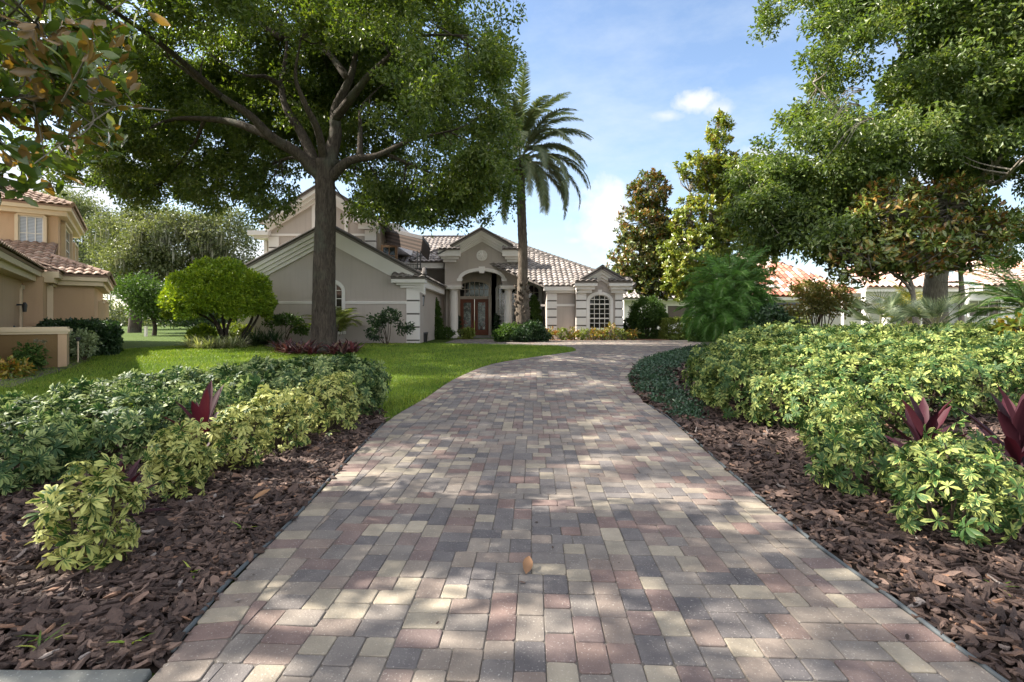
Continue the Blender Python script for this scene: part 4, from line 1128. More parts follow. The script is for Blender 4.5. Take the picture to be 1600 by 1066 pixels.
# ------------------------------------------------------------------ house on the left, turned away from the drive
UV_O = np.array([-15.9, 19.5]); UU = np.array([.803, .596]); VV = np.array([-.596, .803])
def tfL(P):
    P = np.asarray(P, float); q = UV_O + P[:, 0:1] * UU + P[:, 1:2] * VV
    return np.concatenate([q, P[:, 2:3]], 1)
def tfL1(p): return tfL(np.array([p]))[0]
HL = thing('house', (*UV_O, GZ), 'tan stucco two-storey house with clay tile roofs at the left edge', 'house')
def left_house():
    def side_tf(u0):
        # a plane facing +u: local x runs along -v, local y into the wall
        return lambda P: tfL(np.stack([u0 - np.asarray(P, float)[:, 1], np.asarray(P, float)[:, 0], np.asarray(P, float)[:, 2]], 1))
    ez, e2 = 3.0, 6.0
    mb = MB(tfL)
    mb.box(-9, -1.75, -9, -2, .1, ez - .05); mb.box(-9, -1.25, -1.999, -.001, .1, ez - .05); mb.box(-9, 0, 0, 7, .1, ez - .05)
    mb.build('lower_wall', MAT['tan'], HL)
    mb = MB(tfL); mb.box(-8.5, -1.3, 3, 9.5, ez - .04, e2 - .05); mb.build('upper_wall', MAT['tan'], HL)
    c = MB(tfL)
    c.box(-9, -1.30, -9.5, -1.65, ez - .05, ez + .16); c.box(-9, -1.42, -9.4, -1.72, ez - .22, ez - .0501)
    c.box(-9, -.88, -1.649, -.401, ez - .051, ez + .159); c.box(-9, -1.0, -1.71, -.45, ez - .221, ez - .0511)
    c.box(-9, .40, -.40, 7.4, ez - .05, ez + .16); c.box(-9, .27, -.28, 7.3, ez - .22, ez - .0501)
    c.box(-9, -.85, 2.55, 9.9, e2 - .05, e2 + .16); c.box(-9, -1.0, 2.7, 9.8, e2 - .24, e2 - .0501)
    c.build('eave', MAT['beige'], HL)
    t = MB()
    T = lambda *ps: tile_roof(t, [tfL1(p) for p in ps], .26, .36, .035)
    s = .42; z = ez + .18
    T((-1.25, -9.5, z), (-1.25, -1.62, z), (-4.75, -1.62, z + s * 3.5), (-4.75, -9.5, z + s * 3.5))
    T((-.85, -1.62, z), (-.85, -.45, z), (-2.1, -.45, z + s * 1.25), (-2.1, -1.62, z + s * 1.25))
    T((-1.3, -.46, z), (.45, -.46, z), (-1.3, 1.29, z + s * 1.75))
    T((-6, -.46, z), (-1.3, -.46, z), (-1.3, 3.0, z + s * 3.46), (-6, 3.0, z + s * 3.46))
    T((.45, -.46, z), (.45, 7.4, z), (-1.3, 5.6, z + s * 1.75), (-1.3, 1.29, z + s * 1.75))
    z2 = e2 + .18; h = 3.8
    T((-.8, 2.5, z2), (-.8 - 2 * h, 2.5, z2), (-.8 - h, 2.5 + h, z2 + s * h))
    T((-.8, 2.5, z2), (-.8, 2.5 + 2 * h, z2), (-.8 - h, 2.5 + h, z2 + s * h))
    t.build('roof', MAT['tile_tan'], HL)
    k = MB()
    caps(k, tfL1((-.8, 2.5, z2)), tfL1((-.8 - h, 2.5 + h, z2 + s * h)), .09); caps(k, tfL1((.45, -.46, z)), tfL1((-1.3, 1.29, z + s * 1.75)), .08)
    caps(k, tfL1((-1.25, -1.62, z)), tfL1((-2.1, -1.62, z + s * .85)), .07)
    k.build('ridge_cap', MAT['tile_tan'], HL)
    # windows: upper front, upper side, lower ones facing the lawn
    def where(pxl, v=None, u=None):
        r = (pxl - 800) / F
        if v is not None:
            q = UV_O + v * VV; return float((r * q[1] - q[0]) / (UU[0] - r * UU[1]))
        q = UV_O + u * UU; return float((r * q[1] - q[0]) / (VV[0] - r * VV[1]))
    ua, ub = where(29, v=3), where(68.5, v=3); Yw = 20.6
    window(HL, (ua + ub) / 2, (ub - ua) / 2, pz(391, Yw), pz(338, Yw), 0, 2.895, 3, 2, .10, tf=tfL, glass='shutter', trim='beige')
    va, vb = where(95, u=-1.3), where(106, u=-1.3)
    window(HL, (va + vb) / 2, abs(vb - va) / 2, pz(402, 22), pz(351, 22), 0, -.105, 2, 3, .12, tf=side_tf(-1.3), trim='beige')
    va, vb = where(111, u=-1.3), where(116, u=-1.3)
    window(HL, (va + vb) / 2, abs(vb - va) / 2, 3.9, 5.3, 0, -.105, 2, 3, .10, tf=side_tf(-1.3), trim='beige')
    for a, b, u, Yw, zt0, zb in ((73.5, 79, -1.25, 18.6, 449, 530), (153.5, 156.5, 0, 20.3, 471, 520), (160, 164, 0, 21.5, 467, 520)):
        va, vb = where(a, u=u), where(b, u=u)
        window(HL, (va + vb) / 2, max(.12, abs(vb - va) / 2), .75, pz(zt0, Yw), 0, -.105, 2, 5, .08, tf=side_tf(u), trim='beige', sillbox=False)
    va, vb = where(31.5, u=-1.75), where(37, u=-1.75); d = MB(side_tf(-1.75)); m = (va + vb) / 2; hf = abs(va - vb) / 2
    d.strip([(m - hf, .3), (m - hf, 2.5), (m - hf + .001, 2.501), (m + hf - .001, 2.501), (m + hf, 2.5), (m + hf, .3)], .13, -.06, .05); dd = d.build('side_door', MAT['beige'], HL)
    d = MB(side_tf(-1.75)); d.box(m - hf, m + hf, -.012, .01, .3, 2.5); d.build('door_panel', MAT['tan_dark'], dd)
    vl = where(26, u=-1.75); l = MB(side_tf(-1.75)); l.box(vl - .05, vl + .05, -.16, 0, 1.95, 2.0); l.lathe((vl, -.18, 1.75), [(.05, 0), (.07, .22), (.03, .3)], 8); l.build('wall_lamp', MAT['metal'], HL)
left_house()

def low_wall():
    o = np.array([px(103, 13.5), 13.5]); M_ = lambda P: np.concatenate([o + np.asarray(P, float)[:, 0:1] * UU + np.asarray(P, float)[:, 1:2] * VV, np.asarray(P, float)[:, 2:3]], 1)
    r = thing('garden_wall', (o[0], o[1], .2), 'low ochre stucco garden wall with stepped cream cap beside the left house', 'wall')
    zb = float(zt(*o)) - .2; zc = pz(517, 13.5); w = 1.3
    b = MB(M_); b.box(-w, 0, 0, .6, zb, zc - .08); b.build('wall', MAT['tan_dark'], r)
    b = MB(M_); b.box(-.16, .02, -.02, .62, zb, zc - .081); b.build('corner_pier', MAT['tan'], r)
    c = MB(M_); c.box(-w, .05, -.05, .65, zc - .08, zc - .02); c.box(-w, .09, -.09, .69, zc - .02, zc + .05); c.box(-w, .03, -.03, .63, zc + .05, zc + .10); c.build('cap', MAT['beige'], r)
low_wall()

# ------------------------------------------------------------------ neighbours' houses on the right
def right_houses():
    h = thing('house', (15.5, 42, GZ), 'white stucco house with mottled red tile roof behind the right trees', 'house')
    Y = 42.
    mb = MB(); W = [(px(1232, Y), .9, 1.2, 2.3, .0001), (px(1062, Y), 1.0, 1.55, 2.65, .0001), (px(1335, Y), 1.0, .9, 2.6, .8)]
    arch_wall(mb, px(975, Y), px(1345, Y), 0, flat(pz(460, Y)), Y, Y + .4, W); mb.box(px(1345, Y) - .4, px(1345, Y), Y + .41, 56, 0, 3.4); mb.box(px(975, Y), px(975, Y) + .4, Y + .41, 56, 0, 3.4)
    mb.build('wall', MAT['white'], h)
    window(h, px(1062, Y), 1.0, 1.55, 2.65, 0, Y, 2, 1, .1, glass='brownglass', bars=False); window(h, px(1232, Y), .9, 1.2, 2.3, 0, Y, 3, 2, .1); window(h, px(1335, Y), 1.0, .9, 2.6, .8, Y, 4, 5, .15)
    t = MB(); e = pz(463, Y); xL, xR = px(1090, Y), px(1350, Y); d = (xR - xL) / 2
    tile_roof(t, [(xL, Y - .6, e), (xR, Y - .6, e), ((xL + xR) / 2 + .8, Y - .6 + d, e + .62 * d), ((xL + xR) / 2 - .8, Y - .6 + d, e + .62 * d)], .46, .62, .09)
    tile_roof(t, [(xL, Y - .6, e), (xL, Y + 2 * d, e), ((xL + xR) / 2 - .8, Y - .6 + d, e + .62 * d)], .46, .62, .09); tile_roof(t, [(xR, Y - .6, e), (xR, Y + 2 * d, e), ((xL + xR) / 2 + .8, Y - .6 + d, e + .62 * d)], .46, .62, .09)
    t.build('roof', MAT['tile_red'], h)
    t = MB(); tile_roof(t, [(px(965, Y), Y - .6, 3.25), (xL, Y - .6, 3.25), (xL, Y + 5, 5.2), (px(985, Y), Y + 5, 5.2)], .4, .5, .07); t.build('roof', MAT['tile'], h)
    c = MB(); c.box(px(967, Y), xR + .1, Y - .55, Y, e - .34, e - .10); c.build('cornice', MAT['trim'], h)
    h2 = thing('house', (24, 36, GZ), 'white stucco house with arched porch and pale tile roof at the right edge', 'house')
    Y = 34.
    mb = MB(); arch_wall(mb, px(1352, Y), px(1500, Y), 0, flat(pz(450, Y)), Y, Y + .4, [(px(1412, Y), 1.15, -9, 2.4, 1.0), (px(1352, Y) + .9, .62, -9, 2.3, .62)])
    mb.box(px(1352, Y), px(1500, Y), Y + 2.2, Y + 2.5, 0, 3.4); mb.build('porch_wall', MAT['white'], h2)
    c = MB(); xx = px(1379, Y); c.lathe((xx, Y - .3, 0), [(.32, .3), (.3, .5), (.26, .6), (.24, 2.5), (.30, 2.55), (.34, 2.7)], 16); c.box(xx - .5, xx + .5, Y - .8, Y - .01, 2.7, 2.85); c.build('column', MAT['trim'], h2)
    mb = MB(); arch_wall(mb, px(1501, Y), px(1720, Y), 0, flat(pz(449, Y)), Y - 1, Y - .6, [(px(1538, Y - 1), 1.0, 1.75, 2.75, .0001)]); mb.build('wall', MAT['white'], h2)
    window(h2, px(1538, Y - 1), 1.0, 1.75, 2.75, 0, Y - 1, 3, 1, .1, glass='brownglass')
    c = MB(); c.box(px(1345, Y), px(1501, Y), Y - .5, Y - .001, 3.35, 3.62); c.box(px(1501, Y), px(1720, Y), Y - 1.6, Y - 1.001, 3.35, 3.62); c.build('cornice', MAT['trim'], h2)
    t = MB(); tile_roof(t, [(px(1345, Y), Y - .6, 3.65), (px(1502, Y), Y - .6, 3.65), (px(1520, Y), Y + 4, 5.4), (px(1380, Y), Y + 4, 5.4)], .4, .5, .07)
    tile_roof(t, [(px(1502, Y), Y - 1.7, 3.65), (px(1725, Y), Y - 1.7, 3.65), (px(1725, Y), Y + 4, 5.9), (px(1540, Y), Y + 4, 5.9)], .4, .5, .07)
    t.build('roof', MAT['tile_palered'], h2)
MAT['brownglass'] = M_plain('brown_shade', (.085, .06, .048), .4, .5, .2)
MAT['tile_palered'] = M_rnd('pale_red_tile', [(0, (.55, .33, .26)), (.5, (.66, .55, .50)), (1, (.60, .26, .16))], .85, .2, None, .3, 40, .3)
right_houses()
# ------------------------------------------------------------------ the big oak on the lawn
def limb_set(mb, limbs, Y):
    """limbs: list of ([(px,py,dY)...], r0, r1); returns the nodes they pass through"""
    nodes = []
    for pts, r0, r1 in limbs:
        P = catmull([at(p[0], p[1], Y + p[2]) for p in pts], 7)
        mb.tube(P, np.linspace(r0 * .78, r1 * .3, len(P)), 9, noise=.12); nodes.append(P)
    return np.concatenate(nodes)

def blob_clumps(blobs, n, inner=.6, low=-1, skip=None):
    """clump centres through a union of ellipsoids ((px,py),Y,(rx,ry,rz))"""
    vol = np.array([b[2][0] * b[2][2] for b in blobs]) ** 1.0; w = vol / vol.sum(); out = []
    for (c, Yb, r), k in zip(blobs, w):
        C = at(c[0], c[1], Yb)
        p = shell_points(C, r, max(6, int(n * k)), inner, low); out.append(p)
    P = np.concatenate(out)
    if skip is not None: P = P[~skip(P)]
    return P

def boughs(blobs, n, k, r, inner=.6, skip=None):
    """foliage gathered in boughs: k sprays round each of n bough ends"""
    B = blob_clumps(blobs, n, inner, -1, skip); m = len(B); rr = r * (.6 + .8 * rng.random(m))
    P = np.repeat(B, k, 0) + unit(rng.normal(size=(m * k, 3))) * (rng.random((m * k, 1)) ** .5) * np.repeat(rr, k)[:, None] * np.array([1, 1, .62])
    return P if skip is None else P[~skip(P)]

def proj(P): return 800 + F * P[:, 0] / P[:, 1], 500 - F * (P[:, 2] - EYE) / P[:, 1]

def oak():
    Y = 18.0; b = at(505, 540, Y); z0 = float(zt(b[0], Y))
    root = thing('oak_tree', (b[0], Y, z0), 'large live oak with a spreading dark crown on the lawn in front of the garage', 'tree')
    mb = MB()
    T = catmull([(b[0], Y, z0 - .15), (b[0], Y, z0 + .12), (b[0] + .02, Y, z0 + .5), at(506, 480, Y), at(507, 400, Y), at(509, 330, Y), at(508, 285, Y), at(507, 250, Y)], 5)
    mb.tube(T, np.interp(np.linspace(0, 1, len(T)), [0, .1, .22, .42, .62, .82, 1], [.66, .52, .45, .40, .36, .34, .31]), 18, noise=.05)
    limbs = [
        ([(500, 275, 0), (465, 240, -.3), (425, 215, -.8), (390, 180, -1.2), (345, 150, -1.6), (300, 118, -2), (255, 85, -2.4)], .30, .08),
        ([(425, 215, -.8), (370, 193, -.2), (320, 186, .4), (265, 188, .8), (200, 215, 1.2), (120, 240, 1.5)], .19, .05),
        ([(495, 262, 0), (472, 210, .6), (448, 170, 1.0), (440, 130, 1.3), (448, 70, 1.6), (430, 10, 2)], .27, .08),
        ([(440, 135, 1.3), (415, 120, .8), (385, 118, .3), (340, 95, 0)], .14, .04),
        ([(507, 255, 0), (497, 205, -.8), (478, 165, -1.4), (462, 120, -1.8), (470, 60, -2.1)], .21, .07),
        ([(512, 262, 0), (524, 210, .3), (525, 170, .4), (548, 120, .5), (560, 70, .6), (585, 10, .8)], .34, .10),
        ([(524, 185, .3), (555, 145, -.6), (585, 110, -1.2), (650, 60, -2), (730, 55, -3)], .22, .05),
        ([(545, 125, .5), (515, 85, 1.0), (480, 50, 1.4), (455, 20, 1.8)], .2, .06),
        ([(515, 280, 0), (545, 252, -.3), (590, 243, -.6), (640, 220, -1), (700, 205, -1.6)], .25, .06),
        ([(562, 246, -.4), (563, 200, 0), (566, 165, .3), (600, 130, .8)], .14, .04),
        ([(600, 240, -.6), (660, 265, 0), (720, 290, .6)], .1, .03),
        ([(560, 70, .6), (620, 30, 1.5), (690, -20, 2.4)], .16, .05), ([(440, 60, 1.6), (380, 20, 2.4), (300, -30, 3)], .15, .05),
        ([(320, 186, .4), (300, 230, 1.2), (250, 290, 2.4)], .10, .03), ([(500, 250, 0), (440, 250, 2), (380, 290, 4)], .13, .03),
        ([(520, 250, 0), (570, 270, 2.5), (630, 310, 4)], .13, .03)]
    limbs += [([(345, 150, -1.6), (240, 60, -4), (60, -60, -7), (-150, -225, -9.2)], .13, .03), ([(60, -60, -7), (140, -110, -6.6), (220, -120, -6)], .07, .02)]  # limb added to carry the driveway-shading foliage out of frame
    nodes = limb_set(mb, limbs, Y)
    blobs = [((300, 60), 18, (6.6, 6.5, 4.2)), ((520, -20), 18, (6.5, 7, 4.5)), ((690, 70), 17, (2.6, 4.6, 3.6)), ((715, 215), 16.5, (1.75, 3.8, 2.9)),
             ((150, 130), 18.5, (3.6, 5, 3.6)), ((170, 250), 19.5, (3.2, 3.2, 1.8)), ((290, 285), 21.5, (3.6, 2.2, 1.25)), ((420, 285), 21, (2.2, 1.5, 1.5)), ((575, 300), 19, (1.5, 1.5, 1.0)), ((620, 50), 20, (3.5, 2.5, 3)), ((480, 30), 21, (4, 2, 3.2)), ((400, 130), 21.5, (4.5, 1, 2.6)), ((610, 190), 21.5, (2.6, 1, 2.2)), ((-170, -235), 8.7, (3.3, 2.3, 1.8)), ((-152, -224), 10.5, (3.4, 2.2, 1.9)), ((200, -110), 12, (3.4, 2.0, 1.7)), ((440, 318), 20, (1.0, 1, .6)), ((592, 318), 19, (1.1, 1, .55)), ((705, 318), 18, (1.7, 1.5, .8)),  # blobs above the frame are unseen, added to shade the driveway
             ((630, 285), 20, (3.1, 3.0, 1.35)), ((735, 290), 18, (1.4, 2.4, 1.3)), ((110, 20), 17, (4, 5, 3)), ((560, 190), 22, (4, 1.2, 3.2)), ((350, 190), 22, (5, 1.2, 3.2))]
    def skip(P):
        x, y = proj(P); front = P[:, 1] < 18.6
        win = (x > 215) & (x < 615) & (y > 70) & (y < 275)
        trunk = (np.abs(x - 507) < 40) & (y > 240) & front
        return (front & win & (rng.random(len(P)) < .93)) | trunk | (y > 352) | ((x > 455) & (x < 548) & (y > 290)) | ((x > 455) & (x < 560) & (y > 245) & front) | ((x > 770) & (y > 330)) | (x > 805)
    C = boughs(blobs, 540, 7, 1.0, .5, skip)
    sel = C[rng.random(len(C)) < .16]
    twigs(mb, nodes, sel, .035)
    mb.build('trunk', MAT['bark'], root, smooth=True)
    sz = .145
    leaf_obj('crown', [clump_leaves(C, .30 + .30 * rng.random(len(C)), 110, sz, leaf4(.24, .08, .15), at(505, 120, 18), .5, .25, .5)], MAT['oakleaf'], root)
    print('oak clumps', len(C))
oak()

# ------------------------------------------------------------------ bright oak on the right
def right_oak():
    Y = 19.0; b = at(1462, 520, Y); z0 = float(zt(b[0], Y))
    root = thing('oak_tree', (b[0], Y, z0), 'bright green broad oak filling the upper right behind the bronze magnolias', 'tree')
    mb = MB()
    T = catmull([(b[0], Y, z0 - .2), (b[0], Y, z0 + .4), at(1462, 440, Y), at(1475, 350, Y), at(1490, 280, Y)], 6)
    mb.tube(T, np.interp(np.linspace(0, 1, len(T)), [0, .15, .5, 1], [.55, .42, .36, .28]), 14, noise=.05)
    limbs = [([(1485, 300, 0), (1530, 285, -2), (1560, 285, -4), (1600, 245, -6)], .2, .08), ([(1478, 330, 0), (1520, 290, -1.5), (1570, 240, -2.5), (1620, 190, -3)], .2, .07),
             ([(1475, 340, 0), (1430, 290, -1), (1380, 230, -2), (1320, 180, -2.5), (1270, 130, -2.5)], .2, .04), ([(1478, 300, 0), (1450, 200, .5), (1420, 110, 1), (1380, 20, 1)], .22, .06),
             ([(1490, 280, 0), (1510, 180, 1), (1530, 60, 1.5)], .2, .07), ([(1440, 310, -.6), (1350, 300, -1), (1260, 300, -1.5), (1180, 300, -2)], .14, .03), ([(1320, 300, -1.2), (1260, 340, -2.2), (1210, 370, -3)], .08, .02)]
    nodes = limb_set(mb, limbs, Y)
    blobs = [((1420, 60), 18, (3.8, 5, 3.0)), ((1300, 130), 17, (1.6, 3, 1.7)), ((1290, 255), 17, (1.9, 2.6, 2.1)), ((1215, 320), 16.5, (1.2, 1.6, 1.5)), ((1205, 275), 18, (.9, 1.2, .9)),
             ((1270, 350), 16.5, (1.8, 2.0, 1.5)), ((1400, 240), 16.5, (2.6, 2.8, 2.3)), ((1530, 120), 16, (3.4, 3.4, 2.8)), ((1600, 230), 18, (2.6, 3, 2.2)), ((1640, 60), 17, (4, 4, 3.4)),
             ((1290, 15), 18, (1.3, 2, 1.0)), ((1340, 350), 18.5, (2.0, 2, 1.7)), ((1590, 350), 22, (2.5, 2, 1.6)), ((1450, -80), 18, (4.5, 5, 3)), ((1700, 250), 17, (3.5, 4, 4)), ((1560, 60), 15, (2.6, 2.5, 2.4)), ((1590, 170), 15, (2, 2, 1.6)), ((1440, 330), 18, (2.4, 2, 1.6)), ((1215, 375), 17, (1.1, 1.3, .9))]
    def skip(P):
        x, y = proj(P)
        hole = ((x - 1375) ** 2 / 24 ** 2 + (y - 85) ** 2 / 34 ** 2 < 1) | ((x - 1440) ** 2 / 22 ** 2 + (y - 225) ** 2 / 16 ** 2 < 1) | ((x - 1570) ** 2 / 50 ** 2 + (y - 300) ** 2 / 30 ** 2 < 1) | ((x - 1265) ** 2 / 40 ** 2 + (y - 62) ** 2 / 16 ** 2 < 1)
        return (y > 425) | ((x > 1165) & (x < 1325) & (y > 398)) | (hole & (rng.random(len(P)) < .85)) | (x < 1150)
    C = boughs(blobs, 300, 7, .95, .4, skip)
    twigs(mb, nodes, C[rng.random(len(C)) < .2], .04)
    for s in ((1352, 140), (1362, 185), (1345, 165)):   # bare grey twigs
        o = at(*s, 13.4)
        for k in range(6):
            e = o + np.array([-.75 - .3 * rng.random(), rng.normal() * .2, -.35 - .6 * rng.random()]); mb.tube(catmull([o, (o + e) / 2 + np.array([0, 0, .22]), e], 4), np.linspace(.012, .004, 9), 4)
    mb.build('trunk', MAT['bark2'], root, smooth=True)
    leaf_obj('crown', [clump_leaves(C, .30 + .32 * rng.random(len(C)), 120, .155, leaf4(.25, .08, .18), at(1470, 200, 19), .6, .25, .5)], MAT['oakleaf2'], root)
    print('right oak', len(C))
right_oak()

# ------------------------------------------------------------------ magnolias
MAGT = leafN(.21, .04, .12, (0, .35, .7, 1), (.15, .9, .95, .05))
def rosettes(C, per, size, up=.75, center=None):
    """magnolia sprays: leaves radiating from every twig tip"""
    n = len(C); c = np.repeat(C, per, 0); tipdir = np.repeat(unit(rng.normal(size=(n, 3)) * .55 + np.array([0, 0, up])), per, 0)
    ax = unit(rdir(n * per) * .9 + tipdir * .75); nr = unit(tipdir + rdir(n * per) * .35 + (0 if center is None else unit(c - center) * .9))
    p = c + ax * .02 + rdir(n * per) * .05 + tipdir * (rng.random((n * per, 1)) - .6) * .25
    return place(MAGT, p, ax, nr, size * (.7 + .5 * rng.random(n * per)), np.clip(rng.random(n * per) * .6 + np.repeat(rng.random(n), per) * .4, 0, 1))

def magnolia(Y, bx, blobs, n, per, size, mat, label, trunks, r=.16, skip=None, low=-1, inner=.55):
    k = 1.25 if Y > 20 else 1.0; Y *= k; blobs = [(c, y * k, tuple(v * k for v in q)) for c, y, q in blobs]; size *= .5 + .5 * k; r *= k
    b = at(bx, 520, Y); z0 = float(zt(b[0], Y)); root = thing('magnolia_tree', (b[0], Y, z0), label, 'tree')
    mb = MB(); nodes = []
    for t in trunks:
        P = catmull([(px(t[0][0], Y), Y, z0 - .1)] + [at(q[0], q[1], Y + (q[2] if len(q) > 2 else 0)) for q in t[1:]], 8); mb.tube(P, np.linspace(r, r * .25, len(P)), 10, noise=.1); nodes.append(P[len(P) // 4:])
    nodes = np.concatenate(nodes)
    C = blob_clumps(blobs, n, inner, low, skip)
    twigs(mb, nodes, C[rng.random(len(C)) < .5], .045)
    mb.build('trunk', MAT['bark2'], root, smooth=True)
    leaf_obj('crown', [rosettes(C, int(per * 1.5), size * 1.08, .6, C.mean(0) - np.array([0, 0, .5]))], MAT[mat], root)
    return root
magnolia(26, 1020, [((1015, 300), 26, (1.1, 1.2, 1.1)), ((1008, 355), 26, (1.55, 1.6, 1.4)), ((1002, 405), 26, (1.75, 1.7, 1.5)), ((1030, 435), 26, (1.9, 1.7, 1.3)), ((1045, 380), 26, (1.5, 1.5, 1.4))], 1500, 15, .19, 'magnolia_b',
         'dense dark magnolia with bronze top beside the right end of the grey house', [[(1022, 520), (1022, 430), (1015, 350), (1012, 290)]])
magnolia(24, 1100, [((1125, 210), 24, (.6, .8, 1.0)), ((1095, 265), 24, (1.25, 1.1, .8)), ((1125, 280), 24, (1.3, 1.2, 1.2)), ((1100, 340), 24, (1.7, 1.5, 1.3)), ((1085, 400), 24, (1.8, 1.6, 1.4)), ((1110, 440), 24, (1.7, 1.6, 1.1)), ((1155, 400), 24, (1.9, 1.6, 1.5)), ((1072, 440), 24, (1.2, 1.2, 1.0)), ((1165, 330), 24, (1.4, 1.4, 1.3)), ((1140, 275), 24, (1.3, 1.2, 1.1))], 2100, 14, .19, 'magnolia_y',
         'tall pointed yellow-green magnolia standing right of the bronze-topped magnolia', [[(1100, 520), (1100, 420), (1115, 300), (1122, 190)], [(1100, 520), (1085, 400), (1078, 300)]])
magnolia(15, 1430, [((1390, 330), 15, (1.1, 1.2, .9)), ((1410, 390), 15, (1.55, 1.3, .85)), ((1340, 400), 15, (1.0, 1.2, .85))], 620, 8, .165, 'magnolia_b',
         'small bronze-leaved magnolia with a leaning trunk in front of the bright oak', [[(1432, 520), (1426, 455), (1405, 400), (1390, 320)], [(1432, 520), (1426, 460), (1370, 410)]], .085)
magnolia(15.6, 1500, [((1470, 325), 15.6, (1.2, 1.3, .95)), ((1500, 385), 15.6, (1.3, 1.3, .75)), ((1450, 395), 15.6, (1.0, 1.0, .7)), ((1540, 350), 15.6, (.9, 1, .8))], 560, 8, .165, 'magnolia_b',
         'small bronze-leaved magnolia with a straight trunk nearest the sago palm', [[(1500, 520), (1502, 440), (1490, 380), (1478, 310)]], .085)

def near_magnolia():
    x, Y = -7.4, 3.0; root = thing('magnolia_tree', (x, Y, 0), 'near magnolia whose large brown-backed leaves hang into the upper left corner', 'tree')
    mb = MB(); T = catmull([(x, Y, -.1), (x + .1, Y + .1, 2.5), (x + .1, Y + .3, 5), (x + .3, Y + .2, 8.6)], 6); mb.tube(T, np.linspace(.24, .06, len(T)), 10, noise=.1)
    nodes = [T[8:]]
    br = [[(-7.2, 3.2, 3.0), (-5.8, 3.9, 3.5), (-4.4, 4.4, 3.45), (-3.15, 4.7, 3.42)], [(-7.2, 3.2, 3.6), (-5.6, 4.2, 4.0), (-4.1, 4.4, 4.05)], [(-7.2, 3.2, 2.6), (-5.9, 4.2, 2.9), (-4.75, 4.8, 2.7)], [(-7.2, 3.2, 2.2), (-6, 4.6, 2.3), (-4.9, 4.9, 2.1)],
          [(-7.1, 3.2, 5), (-5, 3, 5.9), (-3, 3.0, 6.2)], [(-7.1, 3.2, 5.2), (-5, 4.6, 5.8), (-3.4, 5.6, 6.0)], [(-7.1, 3.2, 6), (-5.6, 2, 6.8), (-4.2, 1.2, 7)]]
    for q in br:
        P = catmull(q, 6); mb.tube(P, np.linspace(.030, .006, len(P)), 6); nodes.append(P)
    nodes = np.concatenate(nodes)
    C = []
    for q, k in zip(br, (120, 120, 110, 90, 70, 70, 34)):
        P = catmull(q, 8); t = rng.integers(len(P) // 3, len(P), k); C.append(P[t] + rng.normal(size=(k, 3)) * np.array([.40, .36, .26]))
    C.append(shell_points((-7.2, 3.2, 6.2), (2.2, 2.6, 2.8), 330, .5)); C = np.concatenate(C)
    x_, y_ = proj(C); vis = (C[:, 1] > .3) & (x_ > -60); far = ~vis
    C = C[far | ((x_ < 205) & (y_ < 300) & (C[:, 1] > 3.4)) | (y_ < -90)]
    twigs(mb, nodes, C[rng.random(len(C)) < .8], .010, maxlen=1.2)
    mb.build('trunk', MAT['bark2'], root, smooth=True)
    leaf_obj('crown', [rosettes(C, 13, .165, .5)], MAT['magnolia'], root, smooth=True)
near_magnolia()

# ------------------------------------------------------------------ background trees
def bg_tree(name, Y, bx, blobs, n, per, size, mat, label, r=.4, moss=0, low=-1, fork=.45):
    b = at(bx, 520, Y); z0 = float(zt(b[0], Y)); root = thing(name, (b[0], Y, z0), label, 'tree'); mb = MB(); C = blob_clumps(blobs, n, .5, low)
    top = C[:, 2].max(); c = C.mean(0); fk = np.array([b[0], Y, z0 + (top - z0) * fork * .6]); P = catmull([(b[0], Y, z0 - .3), (b[0] + .1, Y, z0 + (fk[2] - z0) * .5), fk], 5); mb.tube(P, np.linspace(r, r * .7, len(P)), 9, noise=.1)
    nodes = [P[-3:]]
    for (cc, Yb, rr) in blobs:
        e = at(cc[0], cc[1], Yb); Q = catmull([fk, (fk + e) / 2 + rng.normal(size=3) * .3, e], 6); mb.tube(Q, np.linspace(r * .5, .05, len(Q)), 7, noise=.1); nodes.append(Q)
    twigs(mb, np.concatenate(nodes), C[rng.random(len(C)) < .4], .07)
    mb.build('trunk', MAT['bark'], root, smooth=True)
    leaf_obj('crown', [clump_leaves(C, .6 * size / .16, per, size, leaf4(.3, .1, .15), None, .5, .2, .5)], MAT[mat], root)
    if moss:
        S = C[rng.random(len(C)) < moss]; k = 12; p = np.repeat(S, k, 0) + rng.normal(size=(len(S) * k, 3)) * .25
        leaf_obj('hanging_moss', [place(leaf4(.05, .02, .05), p, np.tile([0, 0, -1.], (len(p), 1)) + rdir(len(p)) * .12, rdir(len(p)), .5 + .9 * rng.random(len(p)))], MAT['moss'], root)['kind'] = 'stuff'
bg_tree('oak_tree', 44, 210, [((270, 380), 44, (4.6, 4, 3.0)), ((345, 370), 45, (3.6, 3, 2.6)), ((215, 410), 43, (3.2, 3, 2.6)), ((180, 370), 46, (2.6, 3, 2.2)), ((350, 430), 46, (3, 3, 2.6)), ((245, 345), 45, (3, 3, 1.4))], 900, 60, .20, 'bgleaf',
        'broad grey-green mossy oak far behind the round topiary', .55, .10)
bg_tree('oak_tree', 60, 130, [((130, 360), 60, (4, 4, 5)), ((165, 420), 58, (3, 3, 3)), ((95, 330), 62, (3, 3, 3))], 420, 60, .24, 'bgleaf', 'pale distant oak showing behind the roof of the tan house', .5, .06)
bg_tree('broadleaf_tree', 36, 240, [((240, 470), 36, (1.7, 1.6, 1.2)), ((285, 478), 36, (1.5, 1.5, 1.2)), ((215, 452), 36, (1.3, 1.3, 1.0))], 260, 55, .17, 'midleaf', 'small leafy tree between the tan house and the round topiary', .16)
